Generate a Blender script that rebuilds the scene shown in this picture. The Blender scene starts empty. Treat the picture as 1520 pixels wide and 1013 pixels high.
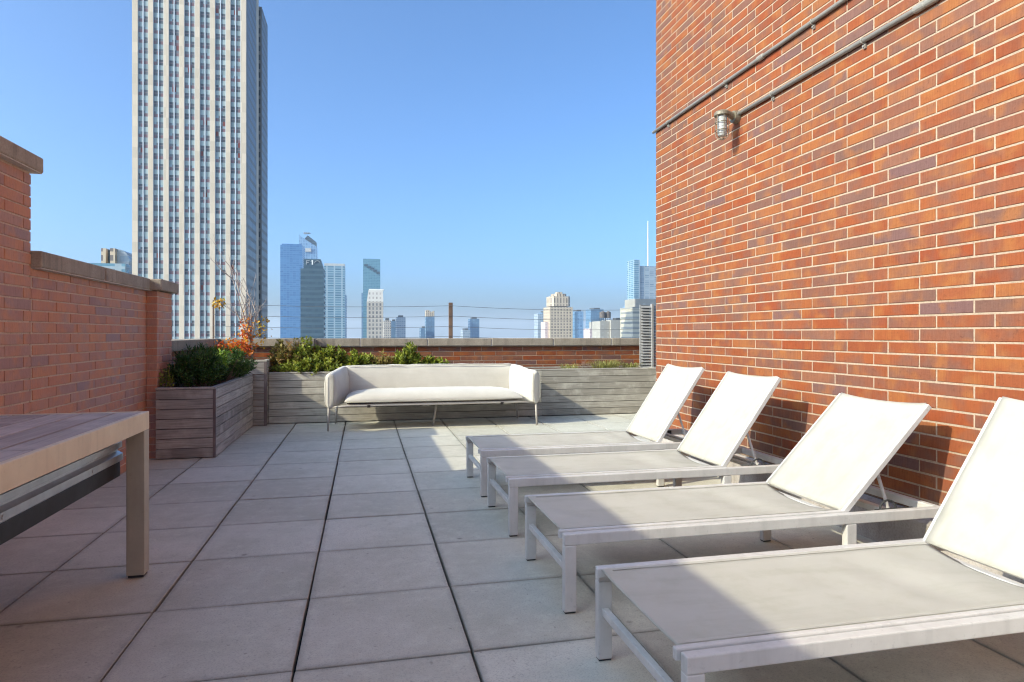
import bpy, bmesh, math, random
from mathutils import Vector, Matrix, noise as mnoise
C = bpy.context.scene.collection
R = math.radians
rng = random.Random(7)

# ------------------------------------------------------------------ camera, sky, sun, exposure
FPX, PSI, CAMH, HZY = 962.29, 0.2241554, 1.13624, 495.506      # focal length and horizon in photo pixels (1520 x 1013)
cam_d = bpy.data.cameras.new('camera'); cam = bpy.data.objects.new('camera', cam_d); C.objects.link(cam)
cam.location = (0, 0, CAMH); cam.rotation_euler = (R(90), 0, -PSI)
cam_d.sensor_width = 36; cam_d.lens = 36*FPX/1520
cam_d.shift_y = -(506.5-HZY)/1520
cam_d.clip_start = 0.05; cam_d.clip_end = 60000
bpy.context.scene.camera = cam

SUN = Vector((1.0, 0.33, -0.625)).normalized()                   # direction the light travels
W = bpy.data.worlds.new('World'); bpy.context.scene.world = W; W.use_nodes = True
wn = W.node_tree.nodes; bg = wn['Background']
sky = wn.new('ShaderNodeTexSky'); sky.sky_type = 'NISHITA'; sky.sun_disc = False
sky.sun_elevation = math.asin(-SUN.z); sky.sun_rotation = math.atan2(-SUN.x, -SUN.y) % (2*math.pi)
sky.altitude = 0; sky.air_density = 0.66; sky.dust_density = 3.8; sky.ozone_density = 10.0
W.node_tree.links.new(sky.outputs[0], bg.inputs[0]); bg.inputs[1].default_value = 0.15
sd = bpy.data.lights.new('sun', 'SUN'); sd.energy = 2.0; sd.angle = R(0.55); sd.color = (1.0, 0.93, 0.84)
sun = bpy.data.objects.new('sun', sd); C.objects.link(sun); sun.location = (-20, -8, 14)
sun.rotation_euler = SUN.to_track_quat('-Z', 'Y').to_euler()
vs = bpy.context.scene.view_settings
vs.view_transform = 'Standard'; vs.look = 'None'; vs.gamma = 1; vs.use_curve_mapping = False; vs.exposure = 1.45
vs.use_white_balance = True; vs.white_balance_temperature = 7250; vs.white_balance_tint = -2.0   # camera white balance set for the open shade
bpy.context.scene.cycles.max_bounces = 10; bpy.context.scene.cycles.diffuse_bounces = 8
bpy.context.scene.cycles.transparent_max_bounces = 12; bpy.context.scene.cycles.filter_width = 1.15

SC, CC = math.sin(PSI), math.cos(PSI)
def on_plane(px, py, Y):                                          # a photo pixel seen on the plane Y
    r = (px-760)/FPX; u = (HZY-py)/FPX
    t = Y/(CC - r*SC)
    return t*(r*CC+SC), CAMH + u*t                                # X, Z

# ------------------------------------------------------------------ materials
class NT:
    def __init__(s, name):
        s.m = bpy.data.materials.new(name); s.m.use_nodes = True
        s.t = s.m.node_tree; s.b = s.t.nodes['Principled BSDF']; s.out = s.t.nodes['Material Output']
    def n(s, typ, **kw):
        nd = s.t.nodes.new(typ)
        for k, v in kw.items(): setattr(nd, k, v)
        return nd
    def set(s, sock, v):
        if isinstance(v, bpy.types.NodeSocket): s.t.links.new(v, sock)
        else: sock.default_value = v
    def math(s, op, a, b=0.0, c=None):
        nd = s.n('ShaderNodeMath', operation=op); s.set(nd.inputs[0], a); s.set(nd.inputs[1], b)
        if c is not None: s.set(nd.inputs[2], c)
        return nd.outputs[0]
    def mix(s, fac, a, b, bt='MIX'):
        nd = s.n('ShaderNodeMix', data_type='RGBA', blend_type=bt)
        s.set(nd.inputs[0], fac); s.set(nd.inputs[6], c4(a)); s.set(nd.inputs[7], c4(b))
        return nd.outputs[2]
    def noise(s, scale, detail=4, rough=.55, vec=None, stretch=None):
        nd = s.n('ShaderNodeTexNoise'); nd.inputs['Scale'].default_value = scale
        nd.inputs['Detail'].default_value = detail; nd.inputs['Roughness'].default_value = rough
        v = vec if vec is not None else s.pos()
        if stretch:
            mp = s.n('ShaderNodeMapping'); mp.inputs['Scale'].default_value = stretch
            s.t.links.new(v, mp.inputs[0]); v = mp.outputs[0]
        s.t.links.new(v, nd.inputs[0]); return nd.outputs[0]
    def pos(s): return s.n('ShaderNodeNewGeometry').outputs['Position']
    def uv(s): return s.n('ShaderNodeUVMap', uv_map='UVMap').outputs[0]
    def rnd(s): return s.n('ShaderNodeAttribute', attribute_name='rnd').outputs['Fac']
    def ramp(s, fac, stops, interp='LINEAR'):
        nd = s.n('ShaderNodeValToRGB'); cr = nd.color_ramp; cr.interpolation = interp
        while len(cr.elements) < len(stops): cr.elements.new(0.5)
        for e, (p, c) in zip(cr.elements, stops): e.position = p; e.color = c4(c)
        s.t.links.new(fac, nd.inputs[0]); return nd.outputs[0]
    def fit(s, v, a, b, c, d):
        nd = s.n('ShaderNodeMapRange'); s.set(nd.inputs[0], v)
        for i, x in enumerate((a, b, c, d)): nd.inputs[i+1].default_value = x
        return nd.outputs[0]
    def bump(s, h, strength=.3, dist=.01):
        nd = s.n('ShaderNodeBump'); nd.inputs['Strength'].default_value = strength; nd.inputs['Distance'].default_value = dist
        s.t.links.new(h, nd.inputs['Height']); s.t.links.new(nd.outputs[0], s.b.inputs['Normal'])
    def fin(s, col=None, rough=.7, metal=0.0, spec=.4):
        if col is not None: s.set(s.b.inputs['Base Color'], c4(col))
        s.set(s.b.inputs['Roughness'], rough); s.set(s.b.inputs['Metallic'], metal)
        s.b.inputs['Specular IOR Level'].default_value = spec
        return s.m
def c4(c):
    if isinstance(c, (bpy.types.NodeSocket, float, int)): return c
    return (*c, 1.0) if len(c) == 3 else c

def mat_brick(name, stops, mortar, z0, u0, tint=(.90, .90, .88), bumpd=.006):
    k = NT(name)
    mp = k.n('ShaderNodeMapping'); mp.inputs['Location'].default_value = (-u0, -z0, 0)
    uv = k.uv(); wob = k.noise(1.7, 2)
    wv = k.n('ShaderNodeVectorMath', operation='SCALE'); k.set(wv.inputs[0], k.n('ShaderNodeTexNoise').outputs[1]); wv.inputs[3].default_value = .0
    k.t.links.new(uv, mp.inputs[0])
    jit = k.n('ShaderNodeTexNoise'); jit.inputs['Scale'].default_value = 9.0; jit.inputs['Detail'].default_value = 3
    k.t.links.new(k.pos(), jit.inputs[0])
    va = k.n('ShaderNodeVectorMath', operation='SUBTRACT'); k.t.links.new(jit.outputs[1], va.inputs[0]); va.inputs[1].default_value = (.5, .5, .5)
    vb = k.n('ShaderNodeVectorMath', operation='SCALE'); k.t.links.new(va.outputs[0], vb.inputs[0]); vb.inputs[3].default_value = .006
    vc = k.n('ShaderNodeVectorMath', operation='ADD'); k.t.links.new(mp.outputs[0], vc.inputs[0]); k.t.links.new(vb.outputs[0], vc.inputs[1])
    br = k.n('ShaderNodeTexBrick', offset=.34, offset_frequency=2, squash=1.0)
    k.t.links.new(vc.outputs[0], br.inputs['Vector'])
    br.inputs['Color1'].default_value = (0, 0, 0, 1); br.inputs['Color2'].default_value = (1, 1, 1, 1); br.inputs['Mortar'].default_value = (.5, .5, .5, 1)
    br.inputs['Scale'].default_value = 1; br.inputs['Mortar Size'].default_value = .0048; br.inputs['Mortar Smooth'].default_value = .25
    br.inputs['Bias'].default_value = 0; br.inputs['Brick Width'].default_value = .309; br.inputs['Row Height'].default_value = .0675
    col = k.ramp(br.outputs['Color'], stops)
    # fired blotches and fine vertical drag marks inside a brick
    n1 = k.noise(5.5, 3); n2 = k.noise(1.0, 3, stretch=(160, 160, 14))
    col = k.mix(k.fit(n1, .42, .68, 0, .55), col, k.mix(k.fit(k.noise(2.2, 2), .4, .6, 0, 1), (.20, .125, .095), (.17, .10, .095)))
    col = k.mix(k.fit(n1, .22, .47, .5, 0), col, (.44, .18, .055))
    col = k.mix(k.fit(n2, .3, .7, .0, .35), col, k.mix(1.0, col, (.55, .5, .5), 'MULTIPLY'))
    big = k.noise(.55, 3)
    col = k.mix(k.fit(big, .35, .7, 0, .25), col, (.24, .14, .10))
    mcol = k.mix(k.fit(k.noise(14, 4), .3, .7, 0, 1), mortar, tuple(x*.72 for x in mortar))
    col = k.mix(br.outputs['Fac'], col, mcol)
    col = k.mix(1.0, col, tint, 'MULTIPLY')
    h = k.math('SUBTRACT', k.math('MULTIPLY', k.noise(220, 2), .12), br.outputs['Fac'])
    k.bump(h, 1.0, bumpd)
    return k.fin(col, k.fit(n1, 0, 1, .95, .7), 0, .25)
RED = [(0, (.20, .115, .095)), (.14, (.25, .135, .095)), (.3, (.27, .125, .075)), (.45, (.34, .135, .062)), (.58, (.40, .135, .05)), (.7, (.33, .09, .038)), (.84, (.43, .165, .062)), (1, (.29, .145, .09))]
M = {}
M['brick'] = mat_brick('brick sunny', RED, (.60, .46, .34), .0145, .06)
M['brick_lift'] = mat_brick('brick shade-lifted', [(0, (.30, .17, .155)), (.3, (.44, .225, .17)), (.55, (.58, .275, .17)), (.8, (.50, .25, .185)), (1, (.60, .33, .20))], (.50, .32, .22), .02, .02, bumpd=.014)  # copy of the brick, colours lightened to offset shade on the left wall

def mat_brick_unit(name, stops, dark, warm, tone=(1, 1, 1)):
    k = NT(name); r = k.rnd()
    off = k.n('ShaderNodeCombineXYZ'); k.t.links.new(k.math('MULTIPLY', r, 53.0), off.inputs[0]); k.t.links.new(k.math('MULTIPLY', r, 87.0), off.inputs[1])
    vv = k.n('ShaderNodeVectorMath', operation='ADD'); k.t.links.new(k.pos(), vv.inputs[0]); k.t.links.new(off.outputs[0], vv.inputs[1]); P = vv.outputs[0]
    n1 = k.noise(5.0, 3, .55, P); n2 = k.noise(1.0, 3, .6, P, (150, 150, 12)); n3 = k.noise(60, 3, .6, P); n4 = k.noise(7.5, 2, .5, P)
    col = k.ramp(r, stops)
    col = k.mix(k.fit(n1, .44, .66, 0, .75), col, dark)
    col = k.mix(k.fit(n4, .50, .68, 0, .7), col, warm)
    col = k.mix(k.fit(n2, .35, .7, 0, .45), col, k.mix(1.0, col, (.62, .56, .55), 'MULTIPLY'))
    col = k.mix(k.fit(n3, .6, .75, 0, .5), col, k.mix(1.0, col, (.45, .42, .42), 'MULTIPLY'))
    wet = k.noise(.5, 4, .6, None, (1, 1, .35)); col = k.mix(k.fit(wet, .48, .72, 0, .4), col, k.mix(1.0, col, (.62, .60, .60), 'MULTIPLY'))
    k.bump(k.math('ADD', k.math('MULTIPLY', n2, .5), n3), .45, .004)
    return k.fin(k.mix(1.0, col, tone, 'MULTIPLY'), k.fit(n1, 0, 1, .9, .65), 0, .25)
M['unit'] = mat_brick_unit('red brick unit', [(0, (.20, .105, .075)), (.1, (.26, .10, .055)), (.25, (.32, .098, .038)), (.45, (.28, .075, .028)), (.6, (.34, .105, .036)), (.72, (.30, .068, .023)), (.86, (.36, .13, .043)), (.95, (.23, .12, .09)), (1, (.19, .105, .095))], (.19, .105, .078), (.39, .15, .045), (.86, .80, .80))
M['unit_lift'] = mat_brick_unit('shade-lifted pink brick unit', [(0, (.40, .24, .215)), (.2, (.56, .27, .18)), (.45, (.62, .27, .165)), (.65, (.52, .24, .17)), (.8, (.66, .30, .165)), (.92, (.48, .29, .24)), (1, (.38, .26, .25))], (.46, .285, .235), (.66, .29, .15))  # same brick for the left wall, lightened in colour to lift its shade

def mat_stone(name, a, b, scale=6, rough=.9, streak=True):
    k = NT(name); n1 = k.noise(scale, 6, .65); n2 = k.noise(90, 3, .6); n3 = k.noise(1, 4, stretch=(16, 16, 1.5))
    col = k.mix(k.fit(n1, .3, .7, 0, 1), a, b)
    col = k.mix(k.fit(n2, .45, .75, 0, .55), col, tuple(x*.45 for x in a))
    if streak: col = k.mix(k.fit(n3, .5, .75, 0, .5), col, tuple(x*.35 for x in b))
    k.bump(k.math('ADD', n2, n1), .35, .006); return k.fin(col, rough, 0, .2)
M['coping'] = mat_stone('coping stone', (.44, .36, .27), (.27, .215, .165))
M['coping_far'] = mat_stone('coping stone pale', (.38, .32, .25), (.27, .225, .18))
M['joint'] = mat_stone('brick joint mortar', (.46, .345, .25), (.37, .275, .195), 9, streak=False)
M['joint_lift'] = mat_stone('shade-lifted brick joint', (.66, .49, .37), (.52, .36, .255), 9, streak=False)  # mortar copy lightened in colour to make up for the left wall's shade
M['mortar'] = mat_stone('pale mortar', (.66, .58, .50), (.5, .44, .38), streak=False)
M['flash'] = mat_stone('painted flashing', (.46, .42, .39), (.36, .32, .29), 4)
M['soil'] = mat_stone('soil', (.05, .035, .025), (.03, .02, .015), 30, streak=False)
M['roof'] = mat_stone('roof membrane', (.03, .03, .033), (.02, .02, .022), streak=False)

def mat_paver():
    k = NT('concrete paver'); r = k.rnd(); n1 = k.noise(2.2, 5, .6); n2 = k.noise(150, 3, .75); n3 = k.noise(11, 6, .7); n4 = k.noise(38, 3, .5); n5 = k.noise(480, 2, .6)
    col = k.mix(r, (.51, .475, .39), (.625, .59, .495))
    col = k.mix(k.fit(n1, .38, .66, 0, .5), col, (.41, .395, .30))
    col = k.mix(k.fit(n3, .5, .75, 0, .6), col, (.66, .645, .52))
    col = k.mix(k.fit(n3, .25, .45, .45, 0), col, (.39, .375, .285))
    col = k.mix(k.fit(n2, .5, .72, 0, .65), col, (.27, .25, .215))
    col = k.mix(k.fit(n5, .55, .75, 0, .5), col, (.72, .70, .64))
    col = k.mix(k.fit(n4, .67, .74, 0, .55), col, (.23, .21, .18))
    # dirt gathered along the paver edges
    sp = k.n('ShaderNodeSeparateXYZ'); k.t.links.new(k.pos(), sp.inputs[0])
    def edge(c, o):
        f = k.math('FRACT', k.math('DIVIDE', k.math('SUBTRACT', c, o-61.0), .61)); return k.math('SUBTRACT', .5, k.math('ABSOLUTE', k.math('SUBTRACT', f, .5)))
    e = k.math('MINIMUM', edge(sp.outputs[0], -.2312), edge(sp.outputs[1], 2.9088))
    e = k.math('ADD', e, k.math('MULTIPLY', k.math('SUBTRACT', n3, .5), .05))
    col = k.mix(k.fit(e, .004, .05, .5, 0), col, (.26, .24, .205))
    # drink rings and small dark spots
    vo = k.n('ShaderNodeTexVoronoi', feature='F1', distance='EUCLIDEAN'); vo.inputs['Scale'].default_value = 1.35
    k.t.links.new(k.pos(), vo.inputs[0])
    d = k.math('ADD', vo.outputs['Distance'], k.math('MULTIPLY', n4, .012))
    ring = k.math('MULTIPLY', k.fit(d, .040, .052, 0, 1), k.fit(d, .058, .072, 1, 0))
    col = k.mix(k.math('MULTIPLY', ring, k.fit(n1, .48, .6, 0, .6)), col, (.17, .155, .14))
    v2 = k.n('ShaderNodeTexVoronoi', feature='F1'); v2.inputs['Scale'].default_value = 2.6
    k.t.links.new(k.pos(), v2.inputs[0])
    col = k.mix(k.fit(v2.outputs['Distance'], .018, .05, .6, 0), col, (.15, .14, .125))
    k.bump(k.math('ADD', n2, k.math('MULTIPLY', n3, .6)), .4, .003)
    return k.fin(col, k.fit(n3, .3, .8, .92, .7), 0, .25)
M['paver'] = mat_paver()

def mat_wood(name, a, b, dark, axis_stretch, rough=.8):
    k = NT(name); r = k.rnd()
    off = k.n('ShaderNodeCombineXYZ'); k.t.links.new(k.math('MULTIPLY', r, 37.0), off.inputs[0]); k.t.links.new(k.math('MULTIPLY', r, 91.0), off.inputs[2])
    vv = k.n('ShaderNodeVectorMath', operation='ADD'); k.t.links.new(k.pos(), vv.inputs[0]); k.t.links.new(off.outputs[0], vv.inputs[1])
    g = k.noise(1, 6, .65, vv.outputs[0], axis_stretch); g2 = k.noise(4.0, 4, .6, vv.outputs[0])
    col = k.mix(r, a, b)
    col = k.mix(k.fit(g, .42, .75, 0, .85), col, dark)
    col = k.mix(k.fit(g2, .5, .75, 0, .45), col, tuple(min(1, x*1.5) for x in b))
    k.bump(g, .5, .004); return k.fin(col, rough, 0, .25)
GREY = ((.25, .225, .205), (.44, .40, .36), (.10, .085, .075))
M['wood_x'] = mat_wood('weathered boards', *GREY, (3, 90, 130))
M['wood_y'] = mat_wood('weathered boards side', *GREY, (90, 3, 130))
M['wood_z'] = mat_wood('weathered post', (.15, .115, .11), (.21, .17, .16), (.07, .05, .05), (90, 90, 3))
M['wood_far'] = mat_wood('sun-toned boards', (.33, .30, .25), (.50, .46, .39), (.14, .12, .095), (3, 90, 130))  # paler copy of the weathered boards, sunlight put into the colour
M['table_wood'] = mat_wood('table planks', (.38, .33, .295), (.54, .47, .425), (.27, .22, .20), (60, 2.0, 90), .6)

def mat_metal(name, a, b, rough=.45, metal=0.0, spec=.5, dirt=.4):
    k = NT(name); n1 = k.noise(7, 5, .6); n2 = k.noise(1, 5, .6, stretch=(26, 26, 2)); n3 = k.noise(60, 3)
    col = k.mix(k.fit(n1, .3, .7, 0, 1), a, b)
    col = k.mix(k.fit(n2, .5, .8, 0, dirt), col, tuple(x*.55 for x in a))
    col = k.mix(k.fit(n3, .62, .75, 0, dirt*.7), col, tuple(x*.4 for x in a))
    k.bump(n3, .06, .002); return k.fin(col, k.fit(n1, .2, .8, rough*.8, min(1, rough*1.3)), metal, spec)
M['alu'] = mat_metal('lounger frame paint', (.60, .575, .54), (.50, .48, .445), .42)
M['table_paint'] = mat_metal('beige table paint', (.70, .60, .44), (.62, .52, .375), .4, 0, .5, .3)
M['leg_paint'] = mat_metal('table leg paint', (.42, .38, .30), (.36, .325, .255), .4, 0, .5, .3)
M['steel'] = mat_metal('brushed steel', (.58, .58, .58), (.46, .45, .45), .34, .85, .5, .3)
M['black'] = mat_metal('black steel', (.010, .007, .006), (.016, .011, .009), .5)
M['conduit'] = mat_metal('galvanised conduit', (.34, .315, .27), (.26, .24, .205), .5, .2)
M['bronze'] = mat_metal('lamp casting', (.25, .21, .15), (.18, .15, .105), .5, .3)
M['sofa_leg'] = mat_metal('sofa leg paint', (.42, .385, .34), (.36, .33, .29), .45)
M['rust'] = mat_metal('brown fence post', (.17, .105, .07), (.12, .075, .055), .7)
M['wire'] = mat_metal('fence wire', (.20, .21, .22), (.16, .165, .17), .4, .6)
M['louvre'] = mat_metal('grey louvre', (.36, .345, .33), (.29, .28, .27), .5, .1)
M['rubber'] = mat_metal('rubber', (.03, .03, .03), (.045, .045, .045), .8)

def mat_sling():
    k = NT('cream mesh sling'); n1 = k.noise(3.0, 5, .6); n2 = k.noise(9, 5, .65); n3 = k.noise(1, 4, .6, stretch=(2.2, 14, 6))
    uv = k.uv(); sp = k.n('ShaderNodeSeparateXYZ'); k.t.links.new(uv, sp.inputs[0])
    w1 = k.math('SINE', k.math('MULTIPLY', sp.outputs[0], 2100.0)); w2 = k.math('SINE', k.math('MULTIPLY', sp.outputs[1], 2100.0))
    weave = k.math('MULTIPLY', w1, w2)
    col = k.mix(k.fit(n1, .3, .72, 0, 1), (.60, .57, .50), (.535, .505, .435))
    col = k.mix(k.fit(n2, .5, .75, 0, .42), col, (.44, .42, .32))
    col = k.mix(k.fit(n3, .52, .74, 0, .38), col, (.44, .425, .34))
    k.bump(k.math('ADD', k.math('MULTIPLY', weave, .35), k.math('MULTIPLY', n3, 1.6)), .3, .004)
    k.fin(col, .85, 0, .15)
    tr = k.n('ShaderNodeBsdfTransparent'); tr.inputs[0].default_value = (1, .97, .9, 1)
    tl = k.n('ShaderNodeBsdfTranslucent'); k.t.links.new(col, tl.inputs[0])
    m1 = k.n('ShaderNodeMixShader'); m1.inputs[0].default_value = .12; k.t.links.new(k.b.outputs[0], m1.inputs[1]); k.t.links.new(tl.outputs[0], m1.inputs[2])
    m2 = k.n('ShaderNodeMixShader'); m2.inputs[0].default_value = .10; k.t.links.new(m1.outputs[0], m2.inputs[1]); k.t.links.new(tr.outputs[0], m2.inputs[2])
    k.t.links.new(m2.outputs[0], k.out.inputs[0]); return k.m
M['sling'] = mat_sling()
def mat_fabric():
    k = NT('cream sofa fabric'); n1 = k.noise(4, 5, .6); n2 = k.noise(420, 2); n3 = k.noise(1, 3, stretch=(5, 24, 24))
    col = k.mix(k.fit(n1, .3, .72, 0, 1), (.60, .56, .49), (.53, .49, .425))
    col = k.mix(k.fit(n2, .4, .75, 0, .35), col, (.39, .37, .32))
    k.bump(k.math('ADD', k.math('MULTIPLY', n2, .4), k.math('MULTIPLY', n3, 2.5)), .35, .004)
    k.b.inputs['Sheen Weight'].default_value = .25
    return k.fin(col, .95, 0, .1)
M['fabric'] = mat_fabric()
M['piping'] = mat_metal('sofa piping', (.44, .41, .335), (.38, .35, .285), .9, 0, .1)
def mat_leaf(name, a, b, c):
    k = NT(name); r = k.rnd(); col = k.ramp(r, [(0, a), (.55, b), (1, c)])
    k.fin(col, .55, 0, .35)
    tl = k.n('ShaderNodeBsdfTranslucent'); k.t.links.new(col, tl.inputs[0])
    m1 = k.n('ShaderNodeMixShader'); m1.inputs[0].default_value = .3; k.t.links.new(k.b.outputs[0], m1.inputs[1]); k.t.links.new(tl.outputs[0], m1.inputs[2])
    k.t.links.new(m1.outputs[0], k.out.inputs[0]); return k.m
M['leaf_dark'] = mat_leaf('dark needle leaf', (.02, .05, .012), (.05, .105, .02), (.12, .18, .032))
M['leaf_lime'] = mat_leaf('lime leaf', (.10, .20, .025), (.22, .36, .045), (.40, .52, .09))
M['leaf_mix'] = mat_leaf('yellow green leaf', (.07, .11, .018), (.24, .28, .035), (.46, .45, .07))
M['leaf_mix2'] = mat_leaf('reddish green leaf', (.12, .12, .03), (.30, .24, .06), (.42, .22, .11))
M['leaf_grass'] = mat_leaf('pale grass blade', (.17, .16, .045), (.30, .29, .075), (.44, .40, .14))
M['leaf_fire'] = mat_leaf('orange red leaf', (.42, .05, .018), (.66, .17, .02), (.62, .33, .03))
M['leaf_gold'] = mat_leaf('golden leaf', (.35, .17, .015), (.55, .30, .03), (.38, .32, .04))
M['bark'] = mat_stone('pale bark', (.46, .40, .35), (.36, .27, .23), 22, streak=False)
M['twig'] = mat_stone('dry twig', (.30, .20, .155), (.22, .14, .11), 22, streak=False)
def mat_glass_jar():
    k = NT('ribbed jar glass'); uvz = k.n('ShaderNodeSeparateXYZ'); k.t.links.new(k.pos(), uvz.inputs[0])
    k.bump(k.math('SINE', k.math('MULTIPLY', uvz.outputs[2], 260.0)), .5, .004)
    k.fin((.55, .55, .52), .22, 0, .6); k.b.inputs['Transmission Weight'].default_value = .35; return k.m
M['jar'] = mat_glass_jar()

def mat_facade(name, wall, glass, wx, wz, fx, fz, glass2=None, lit=None, litp=.0, rough=.25, metal=.0, ox=0.0, oz=0.0, wallvar=.12, spec=.6):
    """wall with a grid of windows: cell wx by wz metres, window covering the share fx by fz"""
    k = NT(name); sp = k.n('ShaderNodeSeparateXYZ'); k.t.links.new(k.uv(), sp.inputs[0])
    u = k.math('DIVIDE', k.math('ADD', sp.outputs[0], ox), wx); v = k.math('DIVIDE', k.math('ADD', sp.outputs[1], oz), wz)
    fu = k.math('FRACT', u); fv = k.math('FRACT', v)
    cell = k.n('ShaderNodeCombineXYZ'); k.t.links.new(k.math('FLOOR', u), cell.inputs[0]); k.t.links.new(k.math('FLOOR', v), cell.inputs[1])
    wn_ = k.n('ShaderNodeTexWhiteNoise', noise_dimensions='2D'); k.t.links.new(cell.outputs[0], wn_.inputs['Vector'])
    mu = k.math('LESS_THAN', k.math('ABSOLUTE', k.math('SUBTRACT', fu, .5)), fx/2)
    mv = k.math('LESS_THAN', k.math('ABSOLUTE', k.math('SUBTRACT', fv, .5)), fz/2)
    m = k.math('MULTIPLY', mu, mv)
    g = k.mix(wn_.outputs[0], glass, glass2 or tuple(x*1.5 for x in glass))
    if lit: g = k.mix(k.math('GREATER_THAN', wn_.outputs[0], 1-litp), g, lit)
    wl = k.mix(k.fit(k.noise(.12, 4), .3, .7, 0, 1), wall, tuple(x*(1-wallvar) for x in wall))
    col = k.mix(m, wl, g)
    k.fin(col, k.fit(m, 0, 1, .8, rough), k.math('MULTIPLY', m, metal), spec); return k.m

# ------------------------------------------------------------------ mesh helpers
def wloc(o):
    v = Vector((0, 0, 0))
    while o is not None: v += o.location; o = o.parent
    return v
class MB:
    def __init__(s): s.v = []; s.f = []; s.r = []
    def add(s, vs, fs, r=None):
        o = len(s.v); s.v += [tuple(p) for p in vs]; s.f += [tuple(i+o for i in f) for f in fs]
        s.r += [rng.random() if r is None else r]*len(fs); return s
    def box(s, x0, x1, y0, y1, z0, z1, r=None):
        return s.add([(x0,y0,z0),(x1,y0,z0),(x1,y1,z0),(x0,y1,z0),(x0,y0,z1),(x1,y0,z1),(x1,y1,z1),(x0,y1,z1)],
                     [(3,2,1,0),(4,5,6,7),(0,1,5,4),(1,2,6,5),(2,3,7,6),(3,0,4,7)], r)
    def bar(s, a, b, w, h, r=None, up=(0, 0, 1)):                  # rectangular bar from a to b, w across, h along up
        a, b = Vector(a), Vector(b); d = (b-a).normalized(); x = d.cross(Vector(up)).normalized(); y = x.cross(d).normalized()
        q = [(-1,-1),(1,-1),(1,1),(-1,1)]
        vs = [p + x*(w/2*i) + y*(h/2*j) for p in (a, b) for i, j in q]
        return s.add(vs, [(3,2,1,0),(4,5,6,7),(0,1,5,4),(1,2,6,5),(2,3,7,6),(3,0,4,7)], r)
    def tube(s, pts, rad, n=10, r=None, closed=False):
        pts = [Vector(p) for p in pts]; m = len(pts); rads = rad if isinstance(rad, (list, tuple)) else [rad]*m
        vs = []; prev = None
        for i, p in enumerate(pts):
            if closed: d = (pts[(i+1) % m]-pts[i-1]).normalized()
            else: d = (pts[min(i+1, m-1)]-pts[max(i-1, 0)]).normalized()
            x = (prev - d*prev.dot(d)) if prev is not None else d.cross(Vector((0, 0, 1)) if abs(d.z) < .9 else Vector((1, 0, 0)))
            x.normalize(); prev = x; y = d.cross(x)
            vs += [p + (x*math.cos(2*math.pi*j/n) + y*math.sin(2*math.pi*j/n))*rads[i] for j in range(n)]
        fs = []
        for i in range(m if closed else m-1):
            a, b = i*n, ((i+1) % m)*n
            fs += [(a+j, a+(j+1) % n, b+(j+1) % n, b+j) for j in range(n)]
        if not closed: fs += [tuple(range(n-1, -1, -1)), tuple(range((m-1)*n, m*n))]
        return s.add(vs, fs, r)
    def lathe(s, c, prof, n=20, r=None):                           # prof: (radius, z) about the vertical through c
        vs = [(c[0]+q*math.cos(2*math.pi*j/n), c[1]+q*math.sin(2*math.pi*j/n), c[2]+z) for q, z in prof for j in range(n)]
        fs = [(i*n+j, i*n+(j+1) % n, (i+1)*n+(j+1) % n, (i+1)*n+j) for i in range(len(prof)-1) for j in range(n)]
        fs += [tuple(range(n-1, -1, -1)), tuple(range((len(prof)-1)*n, len(prof)*n))]
        return s.add(vs, fs, r)
    def prism(s, poly, y0, y1, r=None):                            # poly: (x, z), extruded along Y
        n = len(poly); vs = [(x, y0, z) for x, z in poly] + [(x, y1, z) for x, z in poly]
        fs = [tuple(range(n)), tuple(range(2*n-1, n-1, -1))] + [(i+n, (i+1) % n+n, (i+1) % n, i) for i in range(n)]
        return s.add(vs, fs, r)
    def prismy(s, poly, x0, x1, r=None):                           # poly: (y, z), extruded along X
        n = len(poly); vs = [(x0, y, z) for y, z in poly] + [(x1, y, z) for y, z in poly]
        fs = [tuple(range(n)), tuple(range(2*n-1, n-1, -1))] + [(i+n, (i+1) % n+n, (i+1) % n, i) for i in range(n)]
        return s.add(vs, fs, r)
    def prismz(s, poly, z0, z1, r=None):
        n = len(poly); vs = [(x, y, z0) for x, y in poly] + [(x, y, z1) for x, y in poly]
        fs = [tuple(range(n-1, -1, -1)), tuple(range(n, 2*n))] + [(i, (i+1) % n, (i+1) % n+n, i+n) for i in range(n)]
        return s.add(vs, fs, r)
    def grid(s, fn, nu, nv, r=.5):
        vs = [fn(i/nu, j/nv) for i in range(nu+1) for j in range(nv+1)]
        fs = [(i*(nv+1)+j, (i+1)*(nv+1)+j, (i+1)*(nv+1)+j+1, i*(nv+1)+j+1) for i in range(nu) for j in range(nv)]
        return s.add(vs, fs, r)
    def build(s, name, mat, parent=None, bevel=0, smooth=False, fix=True, seg=2):
        L = wloc(parent); me = bpy.data.meshes.new(name)
        me.from_pydata([(x-L.x, y-L.y, z-L.z) for x, y, z in s.v], [], s.f)
        if fix:
            bm = bmesh.new(); bm.from_mesh(me); bmesh.ops.recalc_face_normals(bm, faces=bm.faces); bm.to_mesh(me); bm.free()
        at = me.attributes.new('rnd', 'FLOAT', 'FACE'); at.data.foreach_set('value', s.r)
        uv = me.uv_layers.new(name='UVMap')
        for p in me.polygons:
            n = p.normal
            for li in p.loop_indices:
                x, y, z = s.v[me.loops[li].vertex_index]
                uv.data[li].uv = (x, y) if abs(n.z) > .75 else ((y, z) if abs(n.x) > abs(n.y) else (x, z))
        me.materials.append(mat)
        if smooth: me.polygons.foreach_set('use_smooth', [True]*len(me.polygons))
        o = bpy.data.objects.new(name, me); C.objects.link(o)
        if parent is not None: o.parent = parent
        if bevel:
            b = o.modifiers.new('bevel', 'BEVEL'); b.width = bevel; b.segments = seg; b.limit_method = 'ANGLE'; b.angle_limit = R(40)
        return o
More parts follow.
